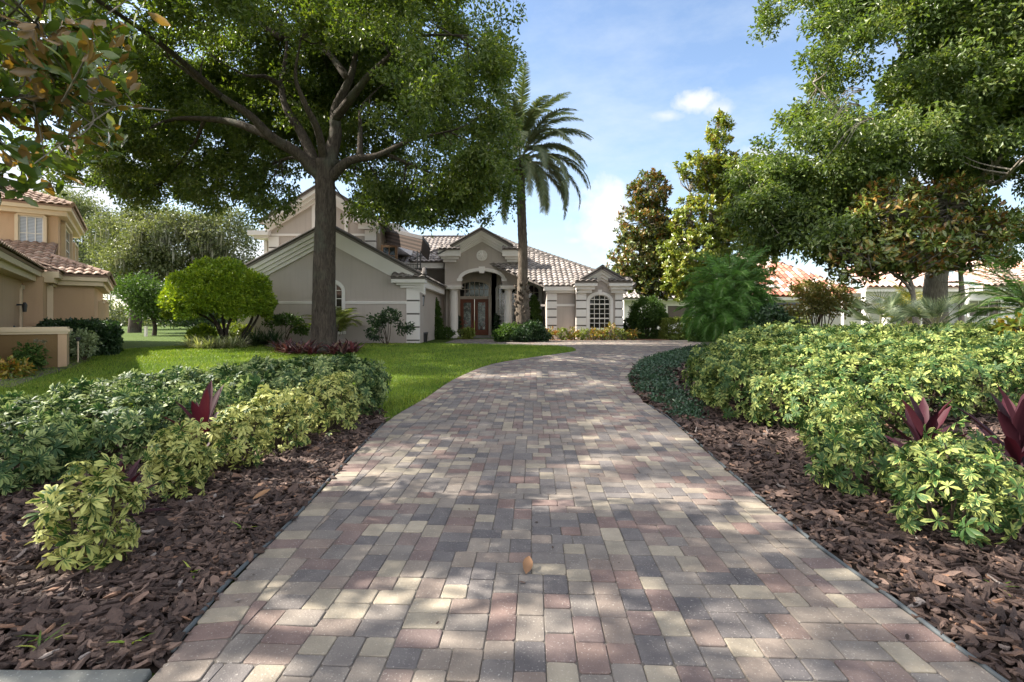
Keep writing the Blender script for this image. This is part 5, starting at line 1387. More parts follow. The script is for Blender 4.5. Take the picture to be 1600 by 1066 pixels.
bg_tree('broadleaf_tree', 62, 420, [((395, 480), 62, (4, 3, 2.5)), ((340, 490), 62, (4, 3, 1.6)), ((290, 492), 64, (4, 3, 1.5))], 300, 60, .26, 'darkleaf', 'dark distant tree behind the left end of the garage', .4)
bg_tree('broadleaf_tree', 70, 1010, [((1010, 470), 70, (5, 3, 3)), ((1090, 460), 70, (6, 3, 3.5))], 260, 50, .3, 'darkleaf', 'dark distant tree glimpsed beyond the white house', .4)
def far_wood():
    C = np.stack([rng.uniform(-95, -20, 620), rng.uniform(84, 100, 620), rng.uniform(.5, 5.2, 620)], 1)
    C[:, 2] *= .7 + .3 * np.sin(C[:, 0] * .35)
    leaf_obj_ = leaf_obj('far_wood', [clump_leaves(C, 1.3, 60, .42, leaf4(.35, .1, .1))], MAT['bgleaf']); tag(leaf_obj_, 'far line of hazy green trees along the horizon at left', 'wood', kind='stuff')
far_wood()

# ------------------------------------------------------------------ palms
def frond(base, az, el, L, droop, nl, lw, ll, vee=.5, mess=.08):
    """arching rachis and its two ranks of leaflets"""
    t = np.linspace(0, 1, 16); d = np.array([math.cos(az), math.sin(az), 0])
    ang = el - droop * t ** 1.3; s = np.cumsum(np.stack([np.cos(ang), np.sin(ang)], 1), 0) * L / 16
    P = base + s[:, :1] * d + s[:, 1:] * np.array([0, 0, 1.])
    side = np.array([-d[1], d[0], 0])
    u = np.linspace(.14, .99, nl); pos = np.stack([np.interp(u, t, P[:, i]) for i in range(3)], 1)
    T = unit(np.stack([np.interp(u, t, np.gradient(P[:, i])) for i in range(3)], 1)); up = unit(np.cross(side, T)) * np.where(np.cross(side, T)[:, 2:3] < 0, -1, 1)
    prof = ll * np.sin(np.clip(u, .1, 1) * PI * .82 + .35) ** .7
    out = []
    for sg in (-1, 1):
        ax = unit(T * .75 + sg * side * .9 + up * vee * .5 + rng.normal(size=(nl, 3)) * mess - np.array([0, 0, .28]))
        out.append(place((np.array([(-.5 * lw, 0, 0), (.5 * lw, 0, 0), (.42 * lw, .55, -.03), (0, 1, -.14), (-.42 * lw, .55, -.03)]), np.array([[0, 1, 2, 3, 4]]), np.zeros(5)), pos, ax, up + rng.normal(size=(nl, 3)) * .2, prof))
    return P, out

def palm(name, x, Y, zc, fr, label, mat, trunkfun, rach=.02):
    z0 = float(zt(x, Y)); root = thing(name, (x, Y, z0), label, 'palm'); parts = []; mb = MB()
    for f in fr:
        P, o = frond(*f); parts += o; mb.tube(P, np.linspace(rach, rach * .25, len(P)), 5)
    cr = leaf_obj('crown', parts, mat, root); mb.build('rachis', MAT['tuft' if name == 'x' else 'palmstem'], cr)
    t = trunkfun(z0)
    if t: t.build('trunk', MAT['palmtrunk'], root, smooth=True)
    return root
MAT['palmstem'] = M_plain('palm_stem', (.15, .15, .07), .6, .3, .2)

def date_palm():
    Y = 26.0; x = px(816, Y); c = at(812, 256, Y); fr = []
    N = 66
    for i in range(N):
        t = i / (N - 1); el = 1.48 - 1.62 * t ** .9; az = i * 2.3999
        fr.append((c + np.array([.14 * math.cos(az), .14 * math.sin(az), .55 * (1 - t)]), az, el, 4.1 * (.90 + .2 * rng.random()), 1.15 + .55 * t + .25 * rng.random(), 84, .11, .50))
    def tr(z0):
        mb = MB(); zs = np.linspace(z0 - .1, c[2] + .2, 90); tt = np.linspace(0, 1, 90)
        r = np.interp(tt, [0, .06, .2, .28, .4, .9, .955, 1], [.46, .40, .33, .29, .24, .215, .36, .30]) * (1 + .05 * (np.arange(90) % 2))
        xx = np.interp(tt, [0, .5, 1], [x, x + .04, c[0]])
        mb.tube(np.stack([xx, np.full(90, Y), zs], 1), r, 14, noise=.08)
        for k in range(150):      # leaf-base boots low on the trunk and under the crown
            if k < 110: zz = z0 + .15 + 2.7 * rng.random() ** 1.2; rr = .27
            else: zz = c[2] - .75 + .8 * rng.random(); rr = .24
            a = k * 2.4; o = np.array([x + rr * math.cos(a), Y + rr * math.sin(a), zz]); mb.tube([o, o + np.array([.15 * math.cos(a), .15 * math.sin(a), .16])], [.06, .03], 5)
        return mb
    palm('date_palm', x, Y, 0, fr, 'tall date palm with arching grey-green fronds on the lawn tip by the entry', MAT['palmleaf'], tr, .03)
date_palm()

def pygmy():
    Y = 16.5; fr = []; cs = [at(1140, 455, Y), at(1118, 490, Y - .3), at(1165, 486, Y + .2), at(1138, 505, Y - .6)]
    for c, n, L in zip(cs, (70, 48, 48, 40), (1.7, 1.3, 1.3, 1.1)):
        for i in range(n):
            t = i / (n - 1); fr.append((c, i * 2.3999 + rng.random() * .3, 1.45 - 1.7 * t, L * (.85 + .3 * rng.random()), 1.0 + .7 * t, 56, .040, .34, .5, .30))
    def tr(z0):
        mb = MB()
        for c in cs: mb.tube(catmull([(c[0] + (px(1140, Y) - c[0]) * .4, c[1], z0 - .1), c * .5 + np.array([px(1140, Y), Y, z0]) * .5, c], 5), [.09] * 5 + [.08] * 6, 8, noise=.15)
        return mb
    palm('pygmy_palm', px(1140, Y), Y, 0, fr, 'bushy feathery pygmy date palm clump at the bend of the driveway', MAT['palmleaf2'], tr, .012)
pygmy()
def sago():
    Y = 9.6; c = at(1612, 492, Y); fr = []
    for i in range(46):
        t = i / 45; fr.append((c + rng.normal(size=3) * .05, i * 2.3999, 1.4 - 1.35 * t, 1.45 * (.85 + .3 * rng.random()), .95 + .5 * t, 60, .05, .20, .3))
    def tr(z0): mb = MB(); mb.tube([(c[0], Y, z0 - .1), (c[0], Y, c[2])], [.2, .17], 10, noise=.2); return mb
    palm('sago_palm', c[0], Y, 0, fr, 'dark green sago palm with stiff fronds at the right edge', MAT['sago'], tr, .012)
sago()
def areca(x_px, y_px, Y, n, L, label, mat='areca'):
    c = at(x_px, y_px, Y); fr = []; x, z0 = c[0], float(zt(c[0], Y))
    for i in range(n):
        t = i / (n - 1); b = np.array([x + rng.normal() * .18, Y + rng.normal() * .18, z0 + (c[2] - z0) * (.3 + .5 * rng.random())]); fr.append((b, i * 2.3999, 1.5 - .75 * t, L * (.8 + .4 * rng.random()), 1.0 + .6 * t, 34, .085, .34))
    def tr(z0):
        mb = MB()
        for k in range(7): a = k * .9; mb.tube([(x + .1 * math.cos(a), Y + .1 * math.sin(a), z0 - .05), (x + .25 * math.cos(a), Y + .25 * math.sin(a), c[2])], [.035, .025], 6)
        return mb
    palm('areca_palm', x, Y, 0, fr, label, MAT[mat], tr, .012)
areca(520, 505, 22.4, 26, 1.6, 'yellow-green areca palm behind the oak trunk against the garage window', 'limeleaf')
areca(1425, 480, 23, 30, 1.8, 'golden areca palm in front of the white arched porch')
areca(1245, 150 + 360, 27, 20, 1.2, 'pale areca palm behind the dark golf cart', 'limeleaf')
def palmetto(x_px, y_px, Y, n, label):
    c = at(x_px, y_px, Y); z0 = float(zt(c[0], Y)); root = thing('saw_palmetto', (c[0], Y, z0), label, 'palm', 'silver saw palmettos behind the right hedge'); parts = []; mb = MB()
    for i in range(n):
        az = i * 2.4; el = .5 + .8 * rng.random(); d = np.array([math.cos(az) * math.cos(el), math.sin(az) * math.cos(el), math.sin(el)]); h = c + d * (.25 + .45 * rng.random()); mb.tube([(c[0], Y, z0), c, h], [.012, .01, .008], 5)
        k = 15; a = np.linspace(-1.35, 1.35, k); s = unit(np.cross(d, (0, 0, 1.))[None])[0]; ax = np.cos(a)[:, None] * d + np.sin(a)[:, None] * s + np.array([0, 0, .1])
        parts.append(place((np.array([(-.015, 0, 0), (.015, 0, 0), (.02, .5, 0), (0, 1, -.10), (-.02, .5, 0)]), np.array([[0, 1, 2, 3, 4]]), np.zeros(5)), np.tile(h, (k, 1)), ax, np.tile(np.cross(s, d), (k, 1)), .42 * np.ones(k)))
    leaf_obj('fronds', parts, MAT['silver'], root); mb.build('stem', MAT['palmstem'], root)
palmetto(1375, 515, 11.9, 11, 'silver palmetto directly beneath the white porch column')
palmetto(1462, 512, 11.9, 13, 'silver palmetto in front of the bright oak trunk')
palmetto(1405, 512, 12.6, 10, 'silver palmetto between two others before the golden areca palm')

# ------------------------------------------------------------------ shrubs
def bush(name, bx, by, Y, blobs, n, per, size, mat, label, group=None, stems=6, tpl=None, cat='shrub', rad=.16, inner=.75, low=-1, r=.02, up=.5):
    c0 = at(bx, by, Y); z0 = float(zt(c0[0], Y)); root = thing(name, (c0[0], Y, z0), label, cat, group); C = blob_clumps(blobs, n, inner, low)
    C = C[C[:, 2] > z0 + .03]
    leaf_obj('foliage', [clump_leaves(C, rad, per, size, tpl or leaf4(.27, .08, .12), C.mean(0), up, .1, .6)], MAT[mat], root)
    mb = MB()
    for k in range(stems):
        e = C[rng.integers(len(C))]; e = C.mean(0) * .45 + e * .55; o = np.array([c0[0] + rng.normal() * .06, Y + rng.normal() * .06, z0 - .03]); mb.tube(catmull([o, (o + e) / 2 + rng.normal(size=3) * .06, e], 5), np.linspace(r, r * .4, 11), 6)
    mb.build('stem', MAT['twig'], root); return root

def topiary():
    Y = 21.0; b = at(352, 540, Y); z0 = float(zt(b[0], Y)); root = thing('topiary_tree', (b[0], Y, z0), 'umbrella-clipped yellow-green topiary tree on curved bare stems left of the garage', 'tree')
    c = at(345, 478, Y); r = np.array([1.98, 1.9, 1.80]); n = 1900
    d = unit(rng.normal(size=(n, 3))); d = d[d[:, 2] > -.2 + .12 * np.sin(d[:, 0] * 7)]; lump = 1 + .06 * np.sin(d[:, 0] * 9) * np.sin(d[:, 1] * 8 + 1) + .03 * np.sin(d[:, 2] * 14)
    P = c + d * r * (.86 + .14 * rng.random((len(d), 1)) ** .5) * lump[:, None]
    Q = c + d[:420] * r * (.4 + .4 * rng.random((len(d[:420]), 1))); Q[:, 2] = np.maximum(Q[:, 2], c[2] + .1)
    S = shell_points(at(405, 478, Y), (.55, .8, .40), 70, .5); U = shell_points(at(318, 484, Y), (1.2, 1.0, .30), 60, .5); P = np.concatenate([P, Q, S, U])
    leaf_obj('crown', [clump_leaves(P, .13, 26, .105, leaf4(.3, .09, .12), c, .35, .0, .9)], MAT['topiary'], root)
    mb = MB()
    for pts in ([(350, 540), (345, 515), (328, 490), (310, 460)], [(352, 540), (350, 512), (345, 480), (340, 445)], [(353, 540), (356, 510), (372, 475), (385, 445)], [(372, 540), (380, 522), (393, 500), (398, 470), (400, 445)], [(376, 540), (388, 520), (402, 497), (410, 470)], [(350, 535), (335, 505), (300, 485)]):
        mb.tube(catmull([at(a, b_, Y + rng.normal() * .2) for a, b_ in pts], 5), np.linspace(.075, .03, 5 * (len(pts) - 1) + 1), 8, noise=.15)
    mb.build('trunk', MAT['bark'], root, smooth=True)
topiary()

def cone_bush(bx, y_top, y_bot, hw, Y, label, mat='darkleaf', n=420, size=.10):
    b = at(bx, y_bot, Y); z0 = float(zt(b[0], Y)); h = EYE + (500 - y_top) / F * Y - z0; w = hw / F * Y; root = thing('conical_cypress', (b[0], Y, z0), label, 'shrub')
    u = rng.random(n) ** 1.3; prof = np.interp(u, [0, .12, .45, .8, 1], [.8, 1, .95, .6, .12]); a = rng.random(n) * 2 * PI; rr = w * prof * (.75 + .25 * rng.random(n)); P = np.stack([b[0] + rr * np.cos(a), Y + rr * np.sin(a), z0 + .05 + u * h * .97], 1)
    leaf_obj('foliage', [clump_leaves(P, .10, 32, size, leaf4(.26, .08, .1), np.array([b[0], Y, z0 + h * .4]), .9, -.2, .7)], MAT[mat], root)
    mb = MB(); mb.tube([(b[0], Y, z0 - .05), (b[0], Y, z0 + h * .9)], [.05, .015], 6); mb.build('stem', MAT['twig'], root)
cone_bush(675, 461, 533, 15, 29.5, 'clipped conical cypress between the garage corner and the left column', 'midleaf', 520)
cone_bush(834, 463, 525, 12, 30.5, 'slim conical evergreen just right of the date palm trunk', 'midleaf', 380)
def spiral(bx, Y, ytop, label):
    b = at(bx, 525, Y); z0 = float(zt(b[0], Y)); h = EYE + (500 - ytop) / F * Y - z0; root = thing('spiral_topiary', (b[0], Y, z0), label, 'topiary', 'spiral topiaries beside the front door')
    t = np.linspace(0, 1, 150); a = t * 2 * PI * 3.6; r = .20 * (1 - .62 * t); P = np.stack([b[0] + r * np.cos(a), Y + r * np.sin(a), z0 + .45 + t * (h - .5)], 1)
    leaf_obj('foliage', [clump_leaves(P, .085, 26, .055, leaf4(.3, .1, .1))], MAT['darkleaf'], root); mb = MB(); mb.tube([(b[0], Y, z0), (b[0], Y, z0 + h)], [.025, .012], 6); mb.build('stem', MAT['twig'], root)
    mb = MB(); mb.lathe((b[0], Y, z0), [(.15, 0), (.20, .32), (.22, .34), (.22, .38), (.18, .38)], 14); mb.build('pot', MAT['metal'], root)
spiral(776, 31.9, 490, 'dark spiral topiary at the right jamb of the front door'); spiral(716, 31.9, 492, 'dark spiral topiary half behind the left entry column')

bush('nandina_shrub', 605, 530, 22.3, [((592, 500), 22.3, (.42, .4, .28)), ((610, 495), 22.3, (.45, .4, .25)), ((632, 512), 22.3, (.32, .3, .25)), ((584, 520), 22.3, (.25, .25, .3))], 90, 20, .12, 'darkleaf', 'thin-stemmed dark shrub in front of the right half of the garage wall', stems=7)
bush('viburnum_shrub', 445, 530, 22.5, [((450, 500), 22.5, (.5, .4, .2)), ((428, 503), 22.5, (.4, .4, .18)), ((470, 512), 22.5, (.3, .3, .25))], 60, 18, .14, 'midleaf', 'open green shrub in front of the garage wall left of the oak trunk', stems=6)
bush('entry_shrub', 698, 530, 29, [((698, 521), 29, (.36, .3, .26))], 40, 22, .11, 'midleaf', 'small round shrub at the foot of the left entry column', stems=4)
bush('entry_shrub', 727, 531, 28.6, [((728, 522), 28.6, (.42, .3, .28))], 40, 22, .12, 'limeleaf', 'bright leafy shrub in front of the left door leaf', stems=4)
bush('palm_base_shrub', 798, 533, 25.4, [((797, 519), 25.4, (.55, .5, .38)), ((786, 524), 25.2, (.4, .4, .3))], 110, 22, .13, 'midleaf', 'leafy shrub hugging the left foot of the date palm', stems=5)
bush('palm_base_shrub', 832, 533, 25.4, [((832, 517), 25.4, (.55, .5, .42)), ((846, 525), 25.4, (.4, .4, .26))], 110, 22, .13, 'darkleaf', 'darker shrub hugging the right foot of the date palm', stems=5)
bush('palm_base_shrub', 815, 533, 25.0, [((815, 524), 25.0, (.45, .4, .3))], 60, 22, .12, 'darkleaf', 'low dark shrub directly in front of the date palm base', stems=4)
bush('round_shrub', 1012, 530, 29.5, [((1012, 487), 29.5, (1.0, 1.0, .85)), ((1000, 500), 29.5, (.6, .6, .5)), ((1026, 498), 29.5, (.6, .6, .5))], 300, 26, .13, 'midleaf', 'rounded multi-stem shrub at the right end of the grey house', stems=12, r=.035)
bush('wall_shrub', 985, 530, 30.5, [((985, 512), 30.5, (.4, .4, .6))], 80, 24, .12, 'darkleaf', 'dark narrow shrub in the corner past the last white quoin', stems=4)
def box_hedge(x0, x1, y0, Y, dY, label, mat, size=.09):
    a, b = px(x0, Y), px(x1, Y); z0 = float(zt((a + b) / 2, Y)); h = pz(y0, Y) - z0; root = thing('clipped_hedge', ((a + b) / 2, Y, z0), label, 'hedge')
    n = int(((b - a) * dY + 2 * (b - a) * h + 2 * dY * h) * 45); U = rng.random((n, 3)); f = rng.random(n); A = [(b - a) * dY, (b - a) * h, (b - a) * h, dY * h, dY * h]; k = rng.choice(5, n, p=np.array(A) / sum(A))
    U[k == 0, 2] = 1; U[k == 1, 1] = 0; U[k == 2, 1] = 1; U[k == 3, 0] = 0; U[k == 4, 0] = 1
    P = np.stack([a + U[:, 0] * (b - a), Y + U[:, 1] * dY, z0 + U[:, 2] * h], 1) + rng.normal(size=(n, 3)) * .04
    c = np.array([(a + b) / 2, Y + dY / 2, z0 + h * .5]); leaf_obj('foliage', [clump_leaves(P, .11, 26, size, leaf4(.28, .08, .12), c, .5, 0, .6)], MAT[mat], root)
    mb = MB()
    for s in np.linspace(a + .1, b - .1, max(3, int((b - a) * 3))): mb.tube([(s, Y + dY / 2, z0 - .05), (s + rng.normal() * .05, Y + dY / 2, z0 + h * .85)], [.025, .01], 5)
    mb.build('stem', MAT['twig'], root)
box_hedge(1040, 1092, 500, 28.3, .9, 'square clipped yellow-green hedge beside the far end of the driveway', 'limeleaf', .10)
box_hedge(1088, 1135, 512, 25, .9, 'low loose green hedge behind the pygmy palm clump', 'midleaf', .10)
box_hedge(1000, 1042, 518, 29.2, .5, 'low trailing hedge in front of the rounded multi-stem shrub', 'midleaf', .09)
def left_hedge():
    o = np.array([px(124, 16.2), 16.2]); root = thing('clipped_hedge', (o[0], o[1], .35), 'dark green clipped box hedge between the garden wall and the tan house corner', 'hedge'); n = 900; U = rng.random((n, 3)); k = rng.integers(0, 4, n)
    U[k == 0, 2] = 1; U[k == 1, 1] = 0; U[k == 2, 0] = 1
    u = -.9 + 1.75 * U[:, 0]; v = -.2 + 2.4 * U[:, 1]; P = np.concatenate([o + u[:, None] * UU + v[:, None] * VV, (.34 + U[:, 2:3] * .97)], 1) + rng.normal(size=(n, 3)) * .05
    leaf_obj('foliage', [clump_leaves(P, .12, 28, .10, leaf4(.28, .08, .12), np.array([o[0], o[1] + 1, .7]), .5, 0, .5)], MAT['darkleaf'], root)
    mb = MB()
    for s in np.linspace(-.7, .7, 6): q = o + s * UU + VV; mb.tube([(q[0], q[1], .3), (q[0], q[1], 1.15)], [.03, .012], 5)
    mb.build('stem', MAT['twig'], root)
left_hedge()
bush('myrtle_tree', 1280, 525, 19.5, [((1262, 455), 19.5, (.75, .7, .5)), ((1300, 462), 19.5, (.8, .7, .5)), ((1330, 478), 19.5, (.45, .5, .35)), ((1285, 480), 19.5, (.8, .7, .4)), ((1240, 485), 19.5, (.4, .5, .3))], 260, 18, .12, 'myrtle', 'yellowing crape myrtle with orange tips before the red tile roof', stems=14, cat='tree', r=.03, inner=.4)
bush('dark_shrub', 1203, 530, 15.0, [((1203, 503), 15, (.45, .45, .42)), ((1190, 520), 15, (.5, .4, .35)), ((1222, 515), 15, (.4, .4, .3))], 150, 24, .11, 'darkleaf', 'dark glossy shrub between the pygmy palm and the golf cart', stems=5)
bush('croton_shrub', 1586, 540, 9.2, [((1586, 514), 9.2, (.16, .15, .12))], 14, 10, .16, 'croton', 'yellow-orange croton tip rising above the right hedge below the sago palm', stems=3)
def fern(bx, by, Y, n, L, label):
    c = at(bx, by, Y); z0 = float(zt(c[0], Y)); root = thing('sword_fern', (c[0], Y, z0), label, 'fern', 'sword ferns at the driveway bend'); parts = []; mb = MB()
    for i in range(n):
        P, o = frond(np.array([c[0] + rng.normal() * .10, Y + rng.normal() * .1, z0]), i * 2.4, 1.35 - .6 * rng.random(), L * (.8 + .4 * rng.random()), .9, 34, .28, .075); parts += o; mb.tube(P, np.linspace(.005, .002, len(P)), 4)
    f = leaf_obj('fronds', parts, MAT['midleaf'], root); mb.build('rachis', MAT['palmstem'], f)
fern(1160, 545, 12.4, 46, .85, 'bright upright sword fern at the foot of the pygmy palm clump'); fern(1128, 540, 13.6, 34, .75, 'sword fern at the driveway edge of the pygmy palm clump'); fern(1190, 540, 12.8, 34, .75, 'sword fern squeezed between the palm clump and the gold hedge')

def rosette(name, bx, by, Y, n, L, w, mat, label, cat, group, droop=.3, elr=(.3, 1.3)):
    c = at(bx, by, Y); z0 = float(zt(c[0], Y)); root = thing(name, (c[0], Y, z0), label, cat, group); a = np.arange(n) * 2.4 + rng.random(n) * .6; el = rng.uniform(*elr, n)
    ax = np.stack([np.cos(a) * np.cos(el), np.sin(a) * np.cos(el), np.sin(el)], 1); nr = np.stack([-np.cos(a) * np.sin(el), -np.sin(a) * np.sin(el), np.cos(el)], 1); pos = np.tile([c[0], Y, z0 + .02], (n, 1)) + rng.normal(size=(n, 3)) * np.array([.05, .05, .015])
    leaf_obj('foliage', [place(leafN(w, w * .3, droop, (0, .3, .7, 1), (.5, 1, .8, .04)), pos, ax, nr, L * (.7 + .5 * rng.random(n)))], MAT[mat], root); return root
gl, gr = 'purple rosettes left of the oak trunk', 'purple rosettes right of the oak trunk'
for x, y, Y in ((438, 541, 17.6), (452, 545, 17.0), (462, 540, 17.9), (470, 546, 16.8), (480, 541, 17.4), (446, 538, 18.3), (488, 547, 16.7), (465, 545, 17.2)):
    rosette('bromeliad', x, y, Y, 26, .52, .085, 'brom', 'purple and grey striped rosette plant clustered left of the oak trunk', 'plant', gl)
for x, y, Y in ((528, 543, 17.0), (541, 541, 17.5), (552, 544, 17.2), (520, 547, 16.7), (536, 546, 16.8), (548, 538, 18.2)):
    rosette('bromeliad', x, y, Y, 26, .52, .085, 'brom', 'purple and grey striped rosette plant clustered right of the oak trunk', 'plant', gr)
for x, y, Y in ((297, 545, 19.6), (312, 547, 19.2), (328, 548, 19.0), (345, 547, 19.2), (362, 545, 19.4), (378, 543, 19.8), (336, 541, 20.2), (305, 540, 20.4), (354, 540, 20.3)):
    rosette('striped_grass', x, y, Y, 60, .55, .035, 'tuft', 'cream striped grass tuft in the row under the umbrella topiary', 'plant', 'striped grass tufts under the topiary', .45, (.5, 1.45))
for x, Y, lab in ((398, 20.6, 'dark grassy clump right of the topiary stems'), (415, 20.8, 'tall dark grassy clump centred before the garage left corner'), (430, 20.4, 'dark grassy clump next to the purple rosettes')):
    rosette('liriope', x, 540, Y, 90, .8, .022, 'darkleaf', lab, 'plant', 'dark grass clumps by the garage', .4, (.6, 1.5))
bush('lime_shrub', 318, 530, 21.5, [((318, 523), 21.5, (.45, .4, .3))], 50, 20, .15, 'topiary', 'lime green low shrub under the left side of the topiary', stems=4)
bush('lime_shrub', 368, 528, 23.2, [((365, 518), 23.2, (.75, .4, .32))], 70, 20, .11, 'limeleaf', 'pale clipped shrub behind the topiary stems', stems=4)
crot = [(861, 'orange croton at the foot of the leftmost quoin of the right wing'), (879, 'green croton under the blank panel of the right wing'), (895, 'small yellow croton just left of the middle quoin'), (910, 'dark croton at the foot of the middle quoin'),
        (927, 'orange-tipped croton under the left half of the wing window'), (942, 'bright orange croton under the right half of the wing window'), (958, 'tall yellow croton at the right jamb of the wing window'), (972, 'green croton at the foot of the last quoin'), (987, 'outermost green croton past the last quoin')]
for i, (x, lab) in enumerate(crot):
    bush('croton', x, 529, 27.3 if x < 900 else 26.9, [((x, 522 - (5 if x == 958 else 0)), 27.1, (.24, .2, .22 + (.12 if x == 958 else 0)))], 12, 14, .15, 'croton' if i not in (1, 3, 7) else 'limeleaf', lab, 'crotons in the bed under the right wing', stems=3)
# small plants near the tan house
bush('garden_shrub', 45, 590, 12.6, [((44, 560), 12.6, (.28, .25, .3))], 40, 20, .10, 'midleaf', 'feathery green shrub against the ochre garden wall', stems=4)
bush('garden_shrub', 18, 600, 11.6, [((16, 578), 11.6, (.25, .25, .2))], 30, 14, .13, 'croton', 'reddish croton at the far left edge before the garden wall', stems=3)
bush('garden_shrub', 131, 560, 14.9, [((132, 537), 14.9, (.26, .25, .36))], 60, 20, .09, 'silver', 'thin grey shrub just right of the garden wall', stems=5)
for x, lab in ((60, 'spent agapanthus stalk nearest the long tool'), (72, 'spent agapanthus stalk nearest the wall corner')):
    r = thing('seed_stalk', (*[px(x, 12.9), 12.9], float(zt(px(x, 12.9), 12.9))), lab, 'plant', 'dry seed stalks by the garden wall'); t = np.array(r.location); e = at(x - 3, 533, 12.9); mb = MB(); mb.tube(catmull([t, (t + e) / 2 + np.array([.03, 0, 0]), e], 4), .006, 5); mb.build('stem', MAT['palmstem'], r)
    leaf_obj('seed_head', [place(leaf4(.05, .01, 0), np.tile(e, (60, 1)), rdir(60), rdir(60), .09)], MAT['moss'], r)
def bed_by_wall():
    poly = [(px(-60, 11), 11), (px(20, 10.3), 10.3), (px(60, 11.6), 11.6), (px(112, 13.4), 13.4), (px(150, 15.6), 15.6), (px(100, 15.8), 15.8), (px(-60, 14), 14)]
    sheet('gravel_bed', np.array(poly), .12, .02, MAT['gravelbed'], label='grey mulched strip along the garden wall of the tan house', cat='flower bed')
MAT['gravelbed'] = M_plain('grey_mulch', (.13, .115, .10), 1, .1, .6, 25., 1, 50)
bed_by_wall()
def house_bed():
    for nm, q, lab in (('bed', [(xx, yy) for xx, yy in ((px(846, 28), 28.5), (px(990, 28), 29.5), (px(1050, 28), 29.5), (px(1050, 27), 27.03), (1.61, 27.03), (1.61, 28.5))], 'brown mulch strip under the right wing window'),
                       ('bed', [(-13.5, 23.9), (-13.5, 20.0), (-11, 18.6), (-9.5, 19.6), (-8.3, 17.8), (-5.6, 16.3), (-5.2, 17.6), (-5.8, 20.0), (-4.3, 21.5), (-4.3, 23.9)], 'dark mulch bed along the garage wall and round the oak trunk'),
                       ('bed', [(-.9, 24.3), (1.1, 24.2), (1.7, 25.4), (.9, 26.5), (-.6, 26.3)], 'dark mulch ring round the date palm')):
        sheet('planting_bed', np.array(q), .15, .02, MAT['redmulch'] if 'right wing' in lab else MAT['soil'], label=lab, cat='flower bed')
MAT['redmulch'] = M_plain('brown_mulch', (.20, .115, .075), 1, .1, .5, 18., 1, 40)
house_bed()

# ------------------------------------------------------------------ ground cover
def cover():
    poly = np.array([G(984, 592), G(1000, 567), G(1045, 553), G(1092, 545), G(1130, 541), G(1135, 556), G(1085, 565), G(1052, 585), G(1062, 612), G(1100, 640), G(1098, 660), G(1060, 658), G(1012, 628)])
    P = scatter(poly, 1900); ring = np.concatenate([poly, poly[:1]]); ed = edge_dist(P, ring); nz = np.sin(P[:, 0] * 6 + 2 * np.sin(P[:, 1] * 3)) * np.sin(P[:, 1] * 4 + P[:, 0]); P = P[(nz > -.75)]; ed = edge_dist(P, ring)
    C = np.stack([P[:, 0], P[:, 1], zt(P[:, 0], P[:, 1]) + .03 + np.minimum(ed, .5) * .35 * rng.random(len(P))], 1)
    o = leaf_obj('ground_cover', [clump_leaves(C, .10, 16, .055, leaf4(.3, .08, .1), None, .8)], MAT['cover']); tag(o, 'low dark green creeping ground cover at the inside of the driveway bend', 'ground cover', kind='stuff')
cover()

# ------------------------------------------------------------------ small things
def bin_():
    Y = 25.6; x = px(660, Y); z0 = float(zt(x, Y)); r = thing('storage_bin', (x, Y, z0), 'black lidded bin against the garage corner quoin', 'bin'); b = MB(); w = .23
    b.hexa([(x - w * .9, Y - w, z0), (x + w * .9, Y - w, z0), (x + w * .9, Y + w, z0), (x - w * .9, Y + w, z0), (x - w, Y - w * 1.1, z0 + .42), (x + w, Y - w * 1.1, z0 + .42), (x + w, Y + w * 1.1, z0 + .42), (x - w, Y + w * 1.1, z0 + .42)]); b.build('body', MAT['metal'], r)
    b = MB(); b.box(x - w - .02, x + w + .02, Y - w - .05, Y + w + .05, z0 + .42, z0 + .48); b.build('lid', MAT['slate'], r)
MAT['slate'] = M_plain('slate_plastic', (.07, .075, .09), .45, .5)
bin_()
def ball():
    x, Y = px(853, 27.9), 27.6; z0 = float(zt(x, Y)); r = thing('gazing_ball', (x, Y, z0), 'pale blue gazing ball on a short stand left of the orange croton', 'garden ornament'); b = MB(); b.lathe((x, Y, z0), [(.10, 0), (.05, .05), (.04, .2), (.07, .24)], 12); b.build('stand', MAT['concrete'], r)
    b = MB(); t = np.linspace(.02, PI - .02, 14); b.lathe((x, Y, z0 + .37), [(.15 * math.sin(q), -.15 * math.cos(q)) for q in t], 20); b.build('globe', MAT['blueglass'], r, smooth=True)
MAT['blueglass'] = M_plain('blue_glass', (.16, .24, .42), .1, .8)
ball()
